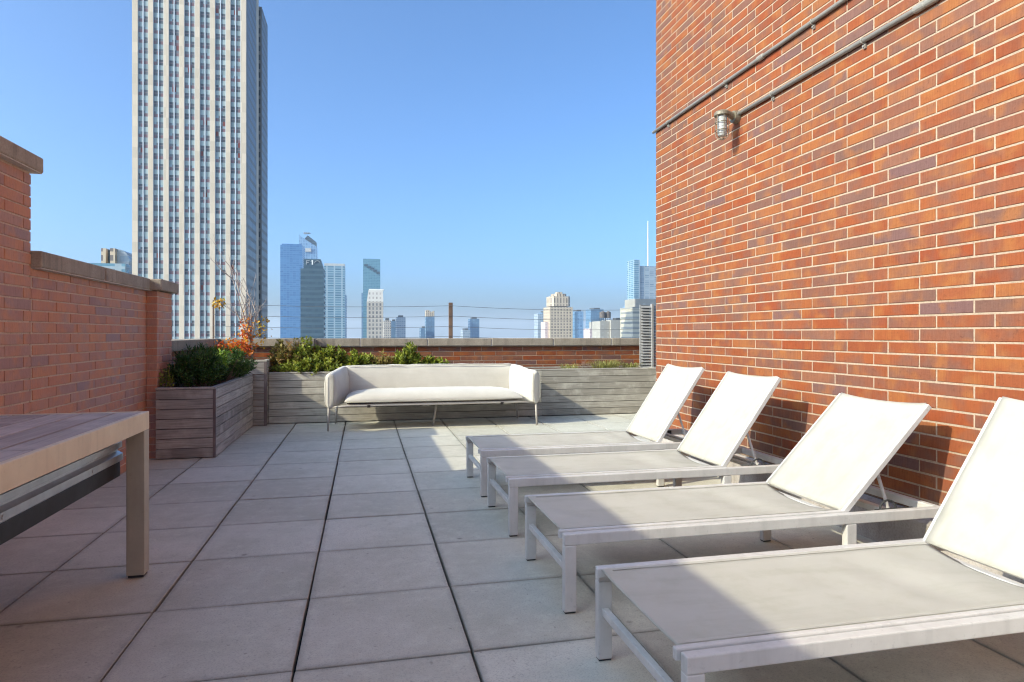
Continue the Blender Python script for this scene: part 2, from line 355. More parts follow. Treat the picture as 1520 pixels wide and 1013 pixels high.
def tag(o, label, cat, group=None):
    o['label'] = label; o['category'] = cat
    if group: o['group'] = group
    return o
def thing(name, label, cat, loc, group=None):
    o = bpy.data.objects.new(name, None); C.objects.link(o); o.location = loc; o.empty_display_size = .1
    return tag(o, label, cat, group)
def structure(o): o['kind'] = 'structure'; return o
def copy_tree(o, parent=None):
    c = o.copy(); C.objects.link(c)
    if parent is not None: c.parent = parent
    for ch in list(o.children): copy_tree(ch, c)
    return c

# ------------------------------------------------------------------ terrace floor
PX0, PY0, PS = -.2312, 2.9088, .61
m = MB()
for i in range(-3, 11):
    for j in range(-14, 11):
        x0, x1 = PX0+PS*i, PX0+PS*(i+1); y0, y1 = PY0+PS*j, PY0+PS*(j+1)
        x0 = max(x0, -1.925); x1 = min(x1, 5.995); y1 = min(y1, 9.295)
        if x1-x0 < .03 or y1-y0 < .03: continue
        if x0 > 2.9 and y1 < 5.8: continue
        dz = [rng.uniform(-.0018, .0018) for _ in range(4)]; sh = rng.uniform(-.0022, .0022); sy = rng.uniform(-.002, .002)
        gx, gy = .0052, .0042
        a = [(x0+gx+sh, y0+gy+sy), (x1-gx+sh, y0+gy+sy), (x1-gx+sh, y1-gy+sy), (x0+gx+sh, y1-gy+sy)]
        m.add([(*p, -.045) for p in a]+[(p[0], p[1], -.002+d) for p, d in zip(a, dz)],
              [(3,2,1,0),(4,5,6,7),(0,1,5,4),(1,2,6,5),(2,3,7,6),(3,0,4,7)])
structure(m.build('terrace_floor', M['paver'], bevel=.0025, seg=1))
structure(MB().box(-2.28, 9.0, -6.2, 9.66, -84.9, -.05).build('roof_deck', M['roof']))

# ------------------------------------------------------------------ walls
def coping(parent, segs, mat, bev=.008, core=True):
    """segs: boxes of single coping stones (x0,x1,y0,y1,z0,z1)"""
    for q in segs: MB().box(*q).build('coping_stone', mat, parent, bev)
def bricks(mat, parent, axis, face, u0, u1, z0, z1, out, phase, seed=1, step=.2065, depth=.05, gap=.0098, name='brick_face'):
    """a face of single bricks in 1/3 bond; axis 'x': the face looks along X at X = face, u runs along Y"""
    g = random.Random(seed); k = MB(); L, H = .309, .0675; row = 0; z = z0
    while z < z1-.02:
        zt = min(z+H-gap, z1); u = phase+(0 if row % 2 else step); u -= math.ceil((u-u0)/L)*L
        while u < u1-.004:
            a, b = max(u+gap/2, u0), min(u+L-gap/2, u1); u += L
            if b-a < .012: continue
            f = face+out*g.uniform(-.0011, .0011); q = face-out*depth
            j = lambda: g.uniform(-.0011, .0011)
            c = [(a+j(), z+j()), (b+j(), z+j()), (b+j(), zt+j()), (a+j(), zt+j())]; e = .0022
            fr = [(a+e, z+e), (b-e, z+e), (b-e, zt-e), (a+e, zt-e)]
            if axis == 'x': vs = [(q, y, w) for y, w in c]+[(f-out*e, y, w) for y, w in c]+[(f, y+j()*.5, w+j()*.5) for y, w in fr]
            else: vs = [(x, q, w) for x, w in c]+[(x, f-out*e, w) for x, w in c]+[(x+j()*.5, f, w+j()*.5) for x, w in fr]
            k.add(vs, [(i+o, (i+1) % 4+o, (i+1) % 4+4+o, i+4+o) for o in (0, 4) for i in range(4)]+[(8, 9, 10, 11)])
        z += H; row += 1
    return k.build(name, mat, parent)
# building wall on the right
t = thing('brick_building', 'tall sunlit orange red brick wall rising behind the four loungers', 'building', (2.8, 5.91, 0))
MB().box(2.8, 9.0, -6.0, 5.91, 6.09, 12.0).build('upper_wall', M['brick'], t)
MB().box(2.8035, 8.99, -5.99, 5.902, .2165, 6.085).build('mortar_bed', M['joint'], t)
MB().box(2.86, 9.0, 5.9025, 5.91, .2165, 6.085).build('end_wall', M['brick'], t)
bricks(M['unit'], t, 'x', 2.8, -6.0, 5.91, .0145+.0675*3+.0049, 6.085, -1, .022, 3)
MB().prism([(2.735, -.04), (2.735, .185), (2.785, .2165), (2.803, .2165), (2.803, -.04)], -6.0, 5.905).build('base_flashing', M['flash'], t, .006)
# left walls
XL = -1.93
t = thing('brick_wall', 'high end of the shaded left brick wall, its capstone level with the sky', 'wall', (-2.05, 4.39, 0))
MB().box(-2.23, XL-.005, -6.0, 4.384, -.04, 2.093).build('mortar_core', M['joint_lift'], t)
bricks(M['unit_lift'], t, 'x', XL, -6.0, 4.39, 2.088-.0675*31, 2.089, 1, .08, 5)
ys = [-6.0, -4.1, -2.3, -.5, 1.25, 2.9, 4.44]
for a, b in zip(ys, ys[1:]): MB().box(-2.29, -1.88, a+.006, b-.006, 2.098, 2.19).build('coping_stone', M['coping'], t, .010)
MB().box(-2.283, -1.887, -5.98, 4.425, 2.0935, 2.183).build('mortar_bed', M['mortar'], t)
t = thing('brick_wall', 'lower shaded left brick wall with stone capping, ending in a dark pilaster', 'wall', (-2.05, 6.9, 0))
MB().box(-2.23, XL-.005, 4.394, 6.955, -.04, 1.525).build('mortar_core', M['joint_lift'], t)
bricks(M['unit_lift'], t, 'x', XL, 4.392, 6.955, 2.088-.0675*31, 1.522, 1, .08, 6)
p = MB().box(-1.9365, -1.846, 6.491, 6.944, -.04, 1.5245).build('pilaster', M['joint_lift'], t)
bricks(M['unit_lift'], p, 'x', -1.84, 6.487, 6.95, 2.088-.0675*31, 1.522, 1, 6.64, 7)
bricks(M['unit_lift'], p, 'y', 6.485, -1.929, -1.842, 2.088-.0675*31, 1.522, -1, -1.95, 8, depth=.03)
for a, b in ((4.396, 5.39), (5.39, 6.43)): MB().box(-2.29, -1.88, a+.006, b-.006, 1.53, 1.632).build('coping_stone', M['coping'], t, .010)
MB().prismz([(-2.29, 6.436), (-1.88, 6.436), (-1.79, 6.436), (-1.79, 7.0), (-2.29, 7.0)], 1.53, 1.632).build('coping_stone', M['coping'], t, .010)
MB().box(-2.283, -1.887, 4.41, 6.99, 1.5255, 1.624).build('mortar_bed', M['mortar'], t)
# low parapet round the far side
t = thing('brick_parapet', 'low brick parapet with pale stone coping along the far end of the terrace', 'wall', (1.5, 9.4, 0))
MB().box(XL, 6.0, 9.304, 9.6, -.04, .957).build('mortar_core', M['joint'], t)
bricks(M['unit'], t, 'y', 9.3, XL, 6.0, .952-.0675*14, .953, -1, .12, 9)
MB().box(-2.23, XL-.001, 6.958, 9.6, -.04, .957).build('side_body', M['brick'], t, .004)
MB().box(6.001, 6.3, 5.915, 9.6, -.04, .957).build('side_body', M['brick'], t, .004)
p = MB().box(-1.12, -.70, 9.204, 9.299, -.04, .957).build('pilaster', M['joint'], t)
bricks(M['unit'], p, 'y', 9.2, -1.125, -.695, .952-.0675*14, .953, -1, -1.0, 10)
js = [-.645, -.051, .881, 1.808, 2.745, 3.66, 4.58, 5.5, 6.36]
for a, b in zip(js, js[1:]): MB().box(a+.007, b-.007, 9.25, 9.66, .962, 1.067).build('coping_stone', M['coping_far'], t, .006)
MB().box(-1.155, -.658, 9.15, 9.66, .962, 1.069).build('coping_stone', M['coping_far'], t, .006)
MB().box(-1.86, -1.168, 9.25, 9.66, .962, 1.067).build('coping_stone', M['coping_far'], t, .006)
MB().box(-1.16, 6.3, 9.257, 9.65, .9575, 1.060).build('mortar_bed', M['mortar'], t)
for a, b in ((6.96, 8.053), (8.053, 9.055), (9.055, 9.66)): MB().box(-2.29, -1.87, a+.007, b-.007, .962, 1.067).build('coping_stone', M['coping_far'], t, .006)
MB().box(-2.28, -1.88, 6.97, 9.64, .9575, 1.060).build('mortar_bed', M['mortar'], t)
for a, b in ((5.92, 7.1), (7.1, 8.2), (8.2, 9.24)): MB().box(5.95, 6.36, a+.007, b-.007, .962, 1.067).build('coping_stone', M['coping_far'], t, .006)

# ------------------------------------------------------------------ conduits and lamp on the wall
def conduit(label, z, y0, y1, clips, coupl):
    o = thing('conduit', label, 'conduit', (2.8, y0, z), 'conduits across the brick wall')
    MB().tube([(2.783, y0, z), (2.783, y1, z)], .0145, 12).build('pipe', M['conduit'], o, smooth=True)
    for y in clips:
        c = MB(); c.tube([(2.783+.017*math.cos(a), y, z+.017*math.sin(a)) for a in [k*math.pi/4 for k in range(8)]], .0042, 6, closed=True)
        c.box(2.789, 2.7995, y-.009, y+.009, z-.045, z-.012); c.tube([(2.7905, y, z-.032), (2.781, y, z-.032)], .007, 8)
        c.build('pipe_clip', M['conduit'], o)
    for y in coupl:
        MB().tube([(2.783, y-.035, z), (2.783, y-.03, z), (2.783, y+.03, z), (2.783, y+.035, z)], [.015, .0205, .0205, .015], 12).build('coupling', M['conduit'], o)
    return o
conduit('upper grey conduit slanting to the far corner of the brick wall', 3.122, 5.93, -3.0, (5.62, 4.62, 3.6, 2.3), (4.15,))
conduit('lower grey conduit running from the caged lamp along the brick wall', 2.812, 4.435, -3.0, (4.02, 3.17, 2.1), (2.78, 2.71))
o = thing('wall_lamp', 'small caged jar lamp on a bracket on the sunlit brick wall', 'lamp', (2.8, 4.48, 2.8))
LX, LY = 2.655, 4.455
b = MB(); b.tube([(2.7995, 4.475, 2.80), (2.758, 4.475, 2.80)], [.05, .046], 18); b.tube([(2.77, 4.475, 2.80), (LX+.02, LY, 2.825)], [.027, .022], 12)
b.build('bracket', M['bronze'], o)
MB().lathe((LX, LY, 2.79), [(.045, 0), (.058, .004), (.058, .024), (.05, .034), (.022, .046)], 22).build('cap', M['bronze'], o)
MB().lathe((LX, LY, 2.632), [(.012, 0), (.028, .006), (.036, .022), (.038, .06), (.038, .157)], 20).build('glass_jar', M['jar'], o, smooth=True)
g = MB()
for k in range(6):
    a = k*math.pi/3+.3; ca, sa = math.cos(a), math.sin(a)
    g.tube([(LX+q*ca, LY+q*sa, z) for q, z in ((.05, 2.792), (.05, 2.66), (.042, 2.632), (.018, 2.616))], .0032, 6)
for z, q in ((2.742, .051), (2.682, .051)): g.tube([(LX+q*math.cos(a*math.pi/10), LY+q*math.sin(a*math.pi/10), z) for a in range(20)], .0032, 6, closed=True)
g.tube([(LX+.018*math.cos(a*math.pi/5), LY+.018*math.sin(a*math.pi/5), 2.616) for a in range(10)], .0032, 6, closed=True)
g.build('wire_cage', M['bronze'], o)

# ------------------------------------------------------------------ loungers
LGX, LW = .79, .665
def lounger_proto():
    Y0 = 1.49; o = thing('sun_lounger', '', 'sun lounger', (LGX, Y0, 0), 'cream sun loungers in a row along the brick wall')
    X = lambda x: LGX+x
    f = MB()
    for y in (Y0+.0175, Y0+LW-.0175): f.box(X(0), X(1.885), y-.0175, y+.0175, .276, .322)
    f.box(X(1.845), X(1.88), Y0+.0355, Y0+LW-.0355, .278, .318); f.box(X(1.60), X(1.64), Y0+.0355, Y0+LW-.0355, .279, .309)
    f.box(X(1.325), X(1.36), Y0+.0355, Y0+LW-.0355, .272, .300)
    f.build('frame', M['alu'], o, .004)
    for x in (0.0, 1.33):
        for y in (Y0, Y0+LW-.035):
            lg = MB().box(X(x), X(x+.052), y, y+.035, .006, .2755).build('leg', M['alu'], o, .004)
            MB().box(X(x+.004), X(x+.048), y+.003, y+.032, .0005, .0065).build('foot_pad', M['rubber'], lg)
    MB().box(X(.012), X(.036), Y0+.0355, Y0+LW-.0355, .158, .186).build('stretcher', M['alu'], o, .003)
    for s, y in ((1, Y0+.046), (-1, Y0+LW-.046)):
        MB().box(X(-.012), X(1.345), y-.010, y+.010, .296, .329).build('sling_rail', M['alu'], o, .004)
    def seat(u, v):
        x = .002+u*1.335; y = v*(LW-.112)-(LW-.112)/2
        e = 1-(abs(2*v-1))**2.2; sag = .016*e*(.35+.65*math.sin(math.pi*min(1, u*1.0)))+.030*e*max(0, (u-.80)/.2)**2
        wv = .0035*math.sin(u*31+v*2.2)*e*max(0, 1-abs(u-.72)*3.0) + .002*math.sin(u*14+1)*e
        return X(x), Y0+LW/2+y, .3275-sag+wv
    q = MB().grid(seat, 48, 14).build('seat_sling', M['sling'], o, smooth=True)
    q.modifiers.new('thick', 'SOLIDIFY').thickness = .003
    hm = MB()
    for v0, v1 in ((.004, .034), (.966, .996)):
        hm.grid(lambda u, v, a=v0, b=v1: (lambda p: (p[0], p[1], p[2]+.0022))(seat(.004+u*.99, a+(b-a)*v)), 48, 2)
    hm.grid(lambda u, v: (lambda p: (p[0], p[1], p[2]+.0024))(seat(.003+u*.022, .004+v*.99)), 1, 14)
    hm.build('hem', M['sling'], q, smooth=True)
    # backrest, built flat along +X from the hinge and then tilted
    br = MB()
    for y in (Y0+.052, Y0+LW-.052): br.box(X(1.345), X(1.345+.675), y-.016, y+.016, .300, .326)
    br.box(X(1.352), X(1.374), Y0+.069, Y0+LW-.069, .302, .318)
    B = thing_part('backrest', br, M['alu'], o, (X(1.345), Y0, .313))
    def back(u, v):
        x = 1.352+u*.672; e = 1-(abs(2*v-1))**2.2
        dip = .028*e*max(0, (u-.75)/.25)**2*1.0
        return X(x-dip*.6), Y0+.052+v*(LW-.104), .3275-.010*e*(.4+math.sin(math.pi*u))+.002*math.sin(u*9)*e
    bs = MB().grid(back, 26, 14)
    S = bs.build('back_sling', M['sling'], B, smooth=True); S.modifiers.new('thick', 'SOLIDIFY').thickness = .003
    # cross tube and stay that props the backrest
    st = MB(); px, pz = 1.345+.31*math.cos(R(52)), .313+.31*math.sin(R(52))-.02
    for y in (Y0+.09, Y0+LW-.09): st.tube([(X(px), y, pz), (X(1.62), y, .300)], .008, 8)
    st.tube([(X(1.62), Y0+.07, .318), (X(1.62), Y0+LW-.07, .318)], .009, 8)
    st.build('support_stay', M['alu'], o)
    for y in (Y0+.058, Y0+LW-.058):
        ra = MB(); ra.tube([(X(1.60+.045*math.cos(a*math.pi/8)), y, .312+.045*math.sin(a*math.pi/8)) for a in range(9)], .005, 6)
        ra.box(X(1.53), X(1.74), y-.004, y+.004, .277, .318)
        ra.build('ratchet_bracket', M['rubber'], o)
    return o
def thing_part(name, mb, mat, parent, hinge):
    o = mb.build(name, mat, parent, .003)
    off = Vector(hinge)-wloc(parent)
    o.data.transform(Matrix.Translation(-off)); o.location = off
    return o
proto = lounger_proto()
spots = [(1.49, 56.0, 'nearest cream sun lounger, cut off by the lower right edge of the photo'),
         (2.51, 45.5, 'second nearest cream lounger, its backrest leaning lower than the others'),
         (3.535, 54.0, 'cream lounger third from the camera, just beyond the low leaning one'),
         (4.435, 56.0, 'farthest cream lounger, nearest to the sofa and wooden planter')]
for i, (y, ang, lab) in enumerate(spots):
    o = proto if i == 0 else copy_tree(proto)
    o.location.y = y; o['label'] = lab
    for ch in o.children:
        if ch.name.startswith('backrest'): ch.rotation_euler.y = -R(ang)
        if ch.name.startswith('support_stay') and ang < 50:
            ch.location.z -= .03; ch.location.x += .025

# ------------------------------------------------------------------ table
TY1, TX1 = 3.395, -.998
o = thing('dining_table', 'long plank topped table with beige metal frame in the left foreground', 'table', (-1.45, 2.4, 0))
TX0, TY0 = -1.88, .55
pl = MB()
edges = [TX1-.024, -1.137, -1.272, -1.410, -1.548, -1.686, TX0+.022]
for ya, yb in ((TY0+.03, 2.350), (2.360, TY1-.026)):
    for a, b in zip(edges, edges[1:]): pl.box(b+.006, a-.006, ya, yb, .738, .7655)
pl.build('plank_top', M['table_wood'], o, .003)
f = MB()
f.box(TX1-.022, TX1, TY0, TY1, .683, .768); f.box(TX0, TX0+.022, TY0, TY1, .683, .768)
f.box(TX0+.0225, TX1-.0225, TY1-.022, TY1, .683, .7675); f.box(TX0+.0225, TX1-.0225, TY0, TY0+.022, .683, .7675)
f.build('rim', M['table_paint'], o, .003)
for x in (TX1-.0775, TX0+.0005):
    for y in (TY1-.0705, TY0+.0005):
        lg = MB().box(x, x+.077, y, y+.070, .012, .6825).build('leg', M['leg_paint'], o, .003)
        MB().box(x+.006, x+.071, y+.006, y+.064, .0005, .0125).build('foot_pad', M['rubber'], lg)
s = MB(); XS = -1.105
s.prism([(XS-.03, .640), (XS, .632), (XS, .607), (XS-.018, .597), (XS-.018, .590), (XS+.004, .578), (XS+.004, .548), (XS-.006, .541), (XS-.03, .541)], TY0+.1, TY1-.03)
for y in (3.02, 2.33, 1.6): s.tube([(XS+.003, y, .562), (XS+.0065, y, .562)], .008, 10)
s.build('slide_rail', M['steel'], o)
MB().box(XS-.05, XS-.006, TY0+.1, TY1-.035, .472, .5405).build('slide_channel', M['black'], o, .003)
MB().box(TX0+.06, XS-.055, TY0+.12, TY1-.1, .70, .73).build('gap_backing', M['black'], o)  # black board added under the planks, stands in for shade in the gaps

# ------------------------------------------------------------------ planters
def boards_x(x0, x1, y, z0, z1, n, th=.02):                        # boards along X, front face at y
    k = MB(); h = (z1-z0)/n
    for i in range(n): k.box(x0, x1, y+rng.uniform(0, .0012), y+th, z0+i*h+.0028, z0+(i+1)*h-.0028)
    return k
def boards_y(x, y0, y1, z0, z1, n, th=.02):
    k = MB(); h = (z1-z0)/n
    for i in range(n): k.box(x-th, x-rng.uniform(0, .0012), y0, y1, z0+i*h+.0028, z0+(i+1)*h-.0028)
    return k
o = thing('planter_box', 'dark weathered wooden planter holding the dark green shrub beside the left wall', 'planter', (-1.58, 7.4, 0))
boards_x(-1.83, -1.352, 6.40, .004, .628, 7).build('front_panel', M['wood_x'], o, .002)
boards_y(-1.33, 6.423, 8.46, .004, .628, 7).build('side_panel', M['wood_y'], o, .002)
boards_y(-1.81, 6.423, 8.46, .004, .628, 7).build('side_panel', M['wood_y'], o, .002)
MB().box(-1.3515, -1.329, 6.398, 6.4225, .002, .629).build('corner_post', M['wood_z'], o, .002)
k = MB(); k.box(-1.832, -1.328, 6.397, 6.45, .629, .647); k.box(-1.375, -1.328, 6.4505, 8.46, .629, .647); k.box(-1.832, -1.785, 6.4505, 8.46, .629, .647)
k.build('top_rim', M['wood_y'], o, .002)
MB().box(-1.808, -1.352, 6.424, 8.458, .50, .60).build('soil', M['soil'], o)
MB().box(-1.80, -1.36, 6.43, 8.45, .003, .49).build('liner', M['black'], o)
o = thing('planter_box', 'tall wooden corner planter holding the small red leaved tree', 'planter', (-1.5, 8.8, 0))
boards_x(-1.83, -1.205, 8.47, .004, .79, 10).build('front_panel', M['wood_x'], o, .002)
boards_y(-1.175, 8.50, 9.14, .004, .79, 10).build('side_panel', M['wood_y'], o, .002)
MB().box(-1.2045, -1.172, 8.467, 8.4995, .002, .79).build('corner_post', M['wood_z'], o, .002)
k = MB(); k.box(-1.832, -1.17, 8.465, 8.51, .7905, .812); k.box(-1.215, -1.17, 8.5105, 9.14, .7905, .812); k.box(-1.832, -1.788, 8.5105, 9.14, .7905, .812)
k.build('top_rim', M['wood_far'], o, .002)
MB().box(-1.81, -1.197, 8.50, 9.14, .66, .765).build('soil', M['soil'], o)
o = thing('planter_box', 'long low grey wooden planter running behind the cream sofa', 'planter', (1.4, 8.9, 0))
kk = MB(); h = .626/7
for i in range(7):
    cuts = [-1.170, 2.385, 4.10] if i % 1 == 0 else []
    for a, b in zip(cuts, cuts[1:]): kk.box(a+.001, b-.001, 8.60+rng.uniform(0, .0012), 8.62, .006+i*h+.003, .006+(i+1)*h-.003)
kk.build('front_panel', M['wood_far'], o, .002)
k = MB(); k.box(-1.170, 4.10, 8.597, 8.645, .6325, .650); k.box(-1.170, 4.10, 9.15, 9.19, .6325, .650); k.box(4.055, 4.10, 8.6455, 9.1495, .6325, .650)
k.build('top_rim', M['wood_far'], o, .002)
boards_y(4.10, 8.623, 9.15, .006, .632, 7).build('side_panel', M['wood_y'], o, .002)
MB().box(-1.165, 4.07, 8.625, 9.19, .50, .605).build('soil', M['soil'], o)
MB().box(-1.16, 4.07, 8.63, 9.18, .003, .49).build('liner', M['black'], o)

# ------------------------------------------------------------------ louvre screen
o = thing('louvre_screen', 'grey slatted louvre screen standing between planter and brick corner', 'screen', (4.4, 8.95, 0))
k = MB()
for i in range(22):
    z = .655+i*.0415
    k.bar((3.935, 8.80, z), (4.092, 8.80, z), .004, .040, up=(0, .62, .78))
k2 = MB()
for i in range(22):
    z = .655+i*.0415
    k2.bar((4.128, 8.80, z), (4.95, 8.80, z), .004, .040, up=(0, .62, .78))
k.build('slat_panel', M['louvre'], o); k2.build('slat_panel', M['louvre'], o)
for x in (4.094, 4.952):
    MB().box(x, x+.032, 8.775, 8.825, .02, 1.57).build('post', M['louvre'], o, .003)
MB().box(3.935, 3.955, 8.83, 8.85, .652, 1.56).build('stile', M['louvre'], o)
MB().box(3.957, 4.09, 8.845, 8.855, .652, 1.55).build('back_sheet', M['black'], o)

# ------------------------------------------------------------------ fence on the parapet
o = thing('wire_fence', 'thin wire fence with a brown post on the far parapet', 'fence', (1.24, 9.5, 1.067))
for x, q in ((1.24, .028), (-2.0, .010), (5.0, .028)): MB().box(x-q, x+q, 9.5-q, 9.5+q, 1.0675, 1.592).build('post', M['rust'], o, .004)
for z in (1.545, 1.395, 1.243, 1.098):
    p = []
    for a, b in ((-2.0, 1.24), (1.24, 5.0)):
        for q in range(12): u = q/12; p.append((a+(b-a)*u, 9.468, z-.05*4*u*(1-u)*(.6 if a < 0 else 1)))
    p.append((5.0, 9.468, z))
    MB().tube(p, .0032, 6).build('wire', M['wire'], o)

# ------------------------------------------------------------------ sofa
SOFY = 7.80
o = thing('outdoor_sofa', 'low cream upholstered outdoor sofa in front of the long planter', 'sofa', (.84, 8.1, 0))
def sect(n=24, a=.05, b=.21, p=3.2):                               # rounded-rectangle section, half sizes a, b
    q = []
    for i in range(n):
        t_ = 2*math.pi*i/n; c, s_ = math.cos(t_), math.sin(t_)
        q.append((a*math.copysign(abs(c)**(2/p), c), b*math.copysign(abs(s_)**(2/p), s_)))
    return q
def pad(path, a, zlo, zhi, seed=0, wr=.004):
    """upholstered pad swept along plan points, rounded ends; zlo/zhi are functions of the path parameter"""
    k = MB(); n = 24; path = [Vector((x, y, 0)) for x, y in path]; N = len(path)
    cum = [0]
    for i in range(1, N): cum.append(cum[-1]+(path[i]-path[i-1]).length)
    tot = cum[-1]; rows = 34; vs = []
    for i in range(rows+1):
        s_ = .5-.5*math.cos(math.pi*i/rows); d = s_*tot
        j = max(q for q in range(N-1) if cum[q] <= d+1e-9); u = (d-cum[j])/(cum[j+1]-cum[j])
        P = path[j].lerp(path[j+1], u); T = (path[j+1]-path[j]).normalized(); Nn = Vector((T.y, -T.x, 0))
        e = min(d, tot-d)/.05; cap = 1 if e >= 1 else max(.001, 1-(1-e)**2.6)**.5
        z0, z1 = zlo(s_), zhi(s_); zc, hb = (z0+z1)/2, (z1-z0)/2
        for x, z in sect(n, a, 1, 2.6):
            w = mnoise.noise(Vector((d*7+seed, z*3, x*20+seed)))*wr + mnoise.noise(Vector((d*26+seed, z*5, x*9)))*wr*.45
            hh = hb*(1-(1-cap)*.12); aa = x*cap+w*cap
            vs.append((P.x+Nn.x*aa, P.y+Nn.y*aa, zc+z*hh+w))
    fs = [(i*n+j, i*n+(j+1) % n, (i+1)*n+(j+1) % n, (i+1)*n+j) for i in range(rows) for j in range(n)]
    fs += [tuple(range(n-1, -1, -1)), tuple(range(rows*n, rows*n+n))]
    k.add(vs, fs, .5); return k
BY = 8.43
bk = pad([(-.25, BY), (1.95, BY)], .05, lambda s_: .275, lambda s_: .735+.008*math.sin(math.pi*s_), 3, .007)
bk_ = bk.build('back_cushion', M['fabric'], o, smooth=True)
MB().tube([(-.20+2.1*i/20, BY-.045, .728+.008*math.sin(math.pi*i/20)) for i in range(21)], .0045, 6).build('piping', M['piping'], bk_, smooth=True)
lf, lb = (-.395, SOFY-.02), (-.235, BY+.03); rf, rb = (2.085, SOFY-.02), (1.925, BY+.03)
for f_, b_, sd_ in ((lf, lb, 11), (rf, rb, 23)):
    ar = pad([f_, b_], .072, lambda s_: .262+.01*s_, lambda s_: .672+.065*s_, sd_, .010)
    a_ = ar.build('arm_cushion', M['fabric'], o, smooth=True)
    for sx in (-.045, .045):
        MB().tube([(f_[0]+sx, f_[1]-.012+abs(sx)*.0, z) for z in (.285, .35, .45, .55, .63, .655)], [.004]*6, 6).build('piping', M['piping'], a_, smooth=True)
def seatf(sign):
    def fn(u, v):
        X0, X1, Y0_, Y1_ = -.225, 1.915, 7.775, 8.40
        a = 2*u-1; b = 2*v-1
        x = (X0+X1)/2 + (X1-X0)/2*math.sin(a*math.pi/2)
        y = (Y0_+Y1_)/2 + (Y1_-Y0_)/2*math.sin(b*math.pi/2)
        a2 = abs(math.sin(a*math.pi/2)); b2 = abs(math.sin(b*math.pi/2))
        # front corners pulled in so the cushion narrows to the front
        t_ = (1-v); x = (X0+X1)/2 + (x-(X0+X1)/2)*(1-.0*t_)
        e = max(0, 1-a2**9)**.5*max(0, 1-b2**4.5)**.5
        lump = (mnoise.noise(Vector((x*2.2, y*3, 1)))*.008+mnoise.noise(Vector((x*11, y*4, 5)))*.0035)*e + .010*e*max(0, 1-a2**2)
        return x, y, .338 + (sign*.112*e + lump if sign > 0 else -.026*e)
    return fn
k = MB(); k.grid(seatf(1), 64, 20); k.grid(seatf(-1), 64, 20)
sc_ = k.build('seat_cushion', M['fabric'], o, smooth=True, fix=False)
bm = bmesh.new(); bm.from_mesh(sc_.data); bmesh.ops.remove_doubles(bm, verts=bm.verts, dist=.0005); bmesh.ops.recalc_face_normals(bm, faces=bm.faces); bm.to_mesh(sc_.data); bm.free()
MB().tube([(-.205, 7.765, .338), (.3, 7.757, .337), (.85, 7.755, .336), (1.4, 7.757, .337), (1.90, 7.765, .338)], .005, 6).build('piping', M['piping'], sc_, smooth=True)
k = MB(); n_ = 44
top = [(-.20+2.09*i/n_, .309) for i in range(n_+1)]
bot = [(-.20+2.09*i/n_, .281-.006*abs(math.sin(i*.9))*((i % 7) > 2)-.004*math.sin(i*.35)) for i in range(n_, -1, -1)]
k.prism(top+bot, 7.80, 8.38); k.build('seat_base', M['fabric'], o)
MB().tube([(-.385, 7.80, .278), (-.20, 7.785, .292), (.85, 7.78, .293), (1.89, 7.785, .292), (2.075, 7.80, .278)], .012, 8).build('front_rail', M['sofa_leg'], o, smooth=True)
for x, y, xt, yt, zt in ((-.411, 7.835, -.40, 7.83, .30), (2.096, 7.80, 2.085, 7.81, .30), (.831, 8.027, .865, 7.98, .285), (-.35, 8.47, -.33, 8.44, .30), (2.005, 8.47, 1.98, 8.44, .30)):
    MB().tube([(x, y, .002), ((x+xt)/2, (y+yt)/2, zt/2), (xt, yt, zt)], [.011, .014, .015], 10).build('leg', M['sofa_leg'], o, smooth=True)
for x in (.035, 1.63): MB().box(x, x+.035, 7.766, 7.80, .270, .300).build('strap', M['black'], o)

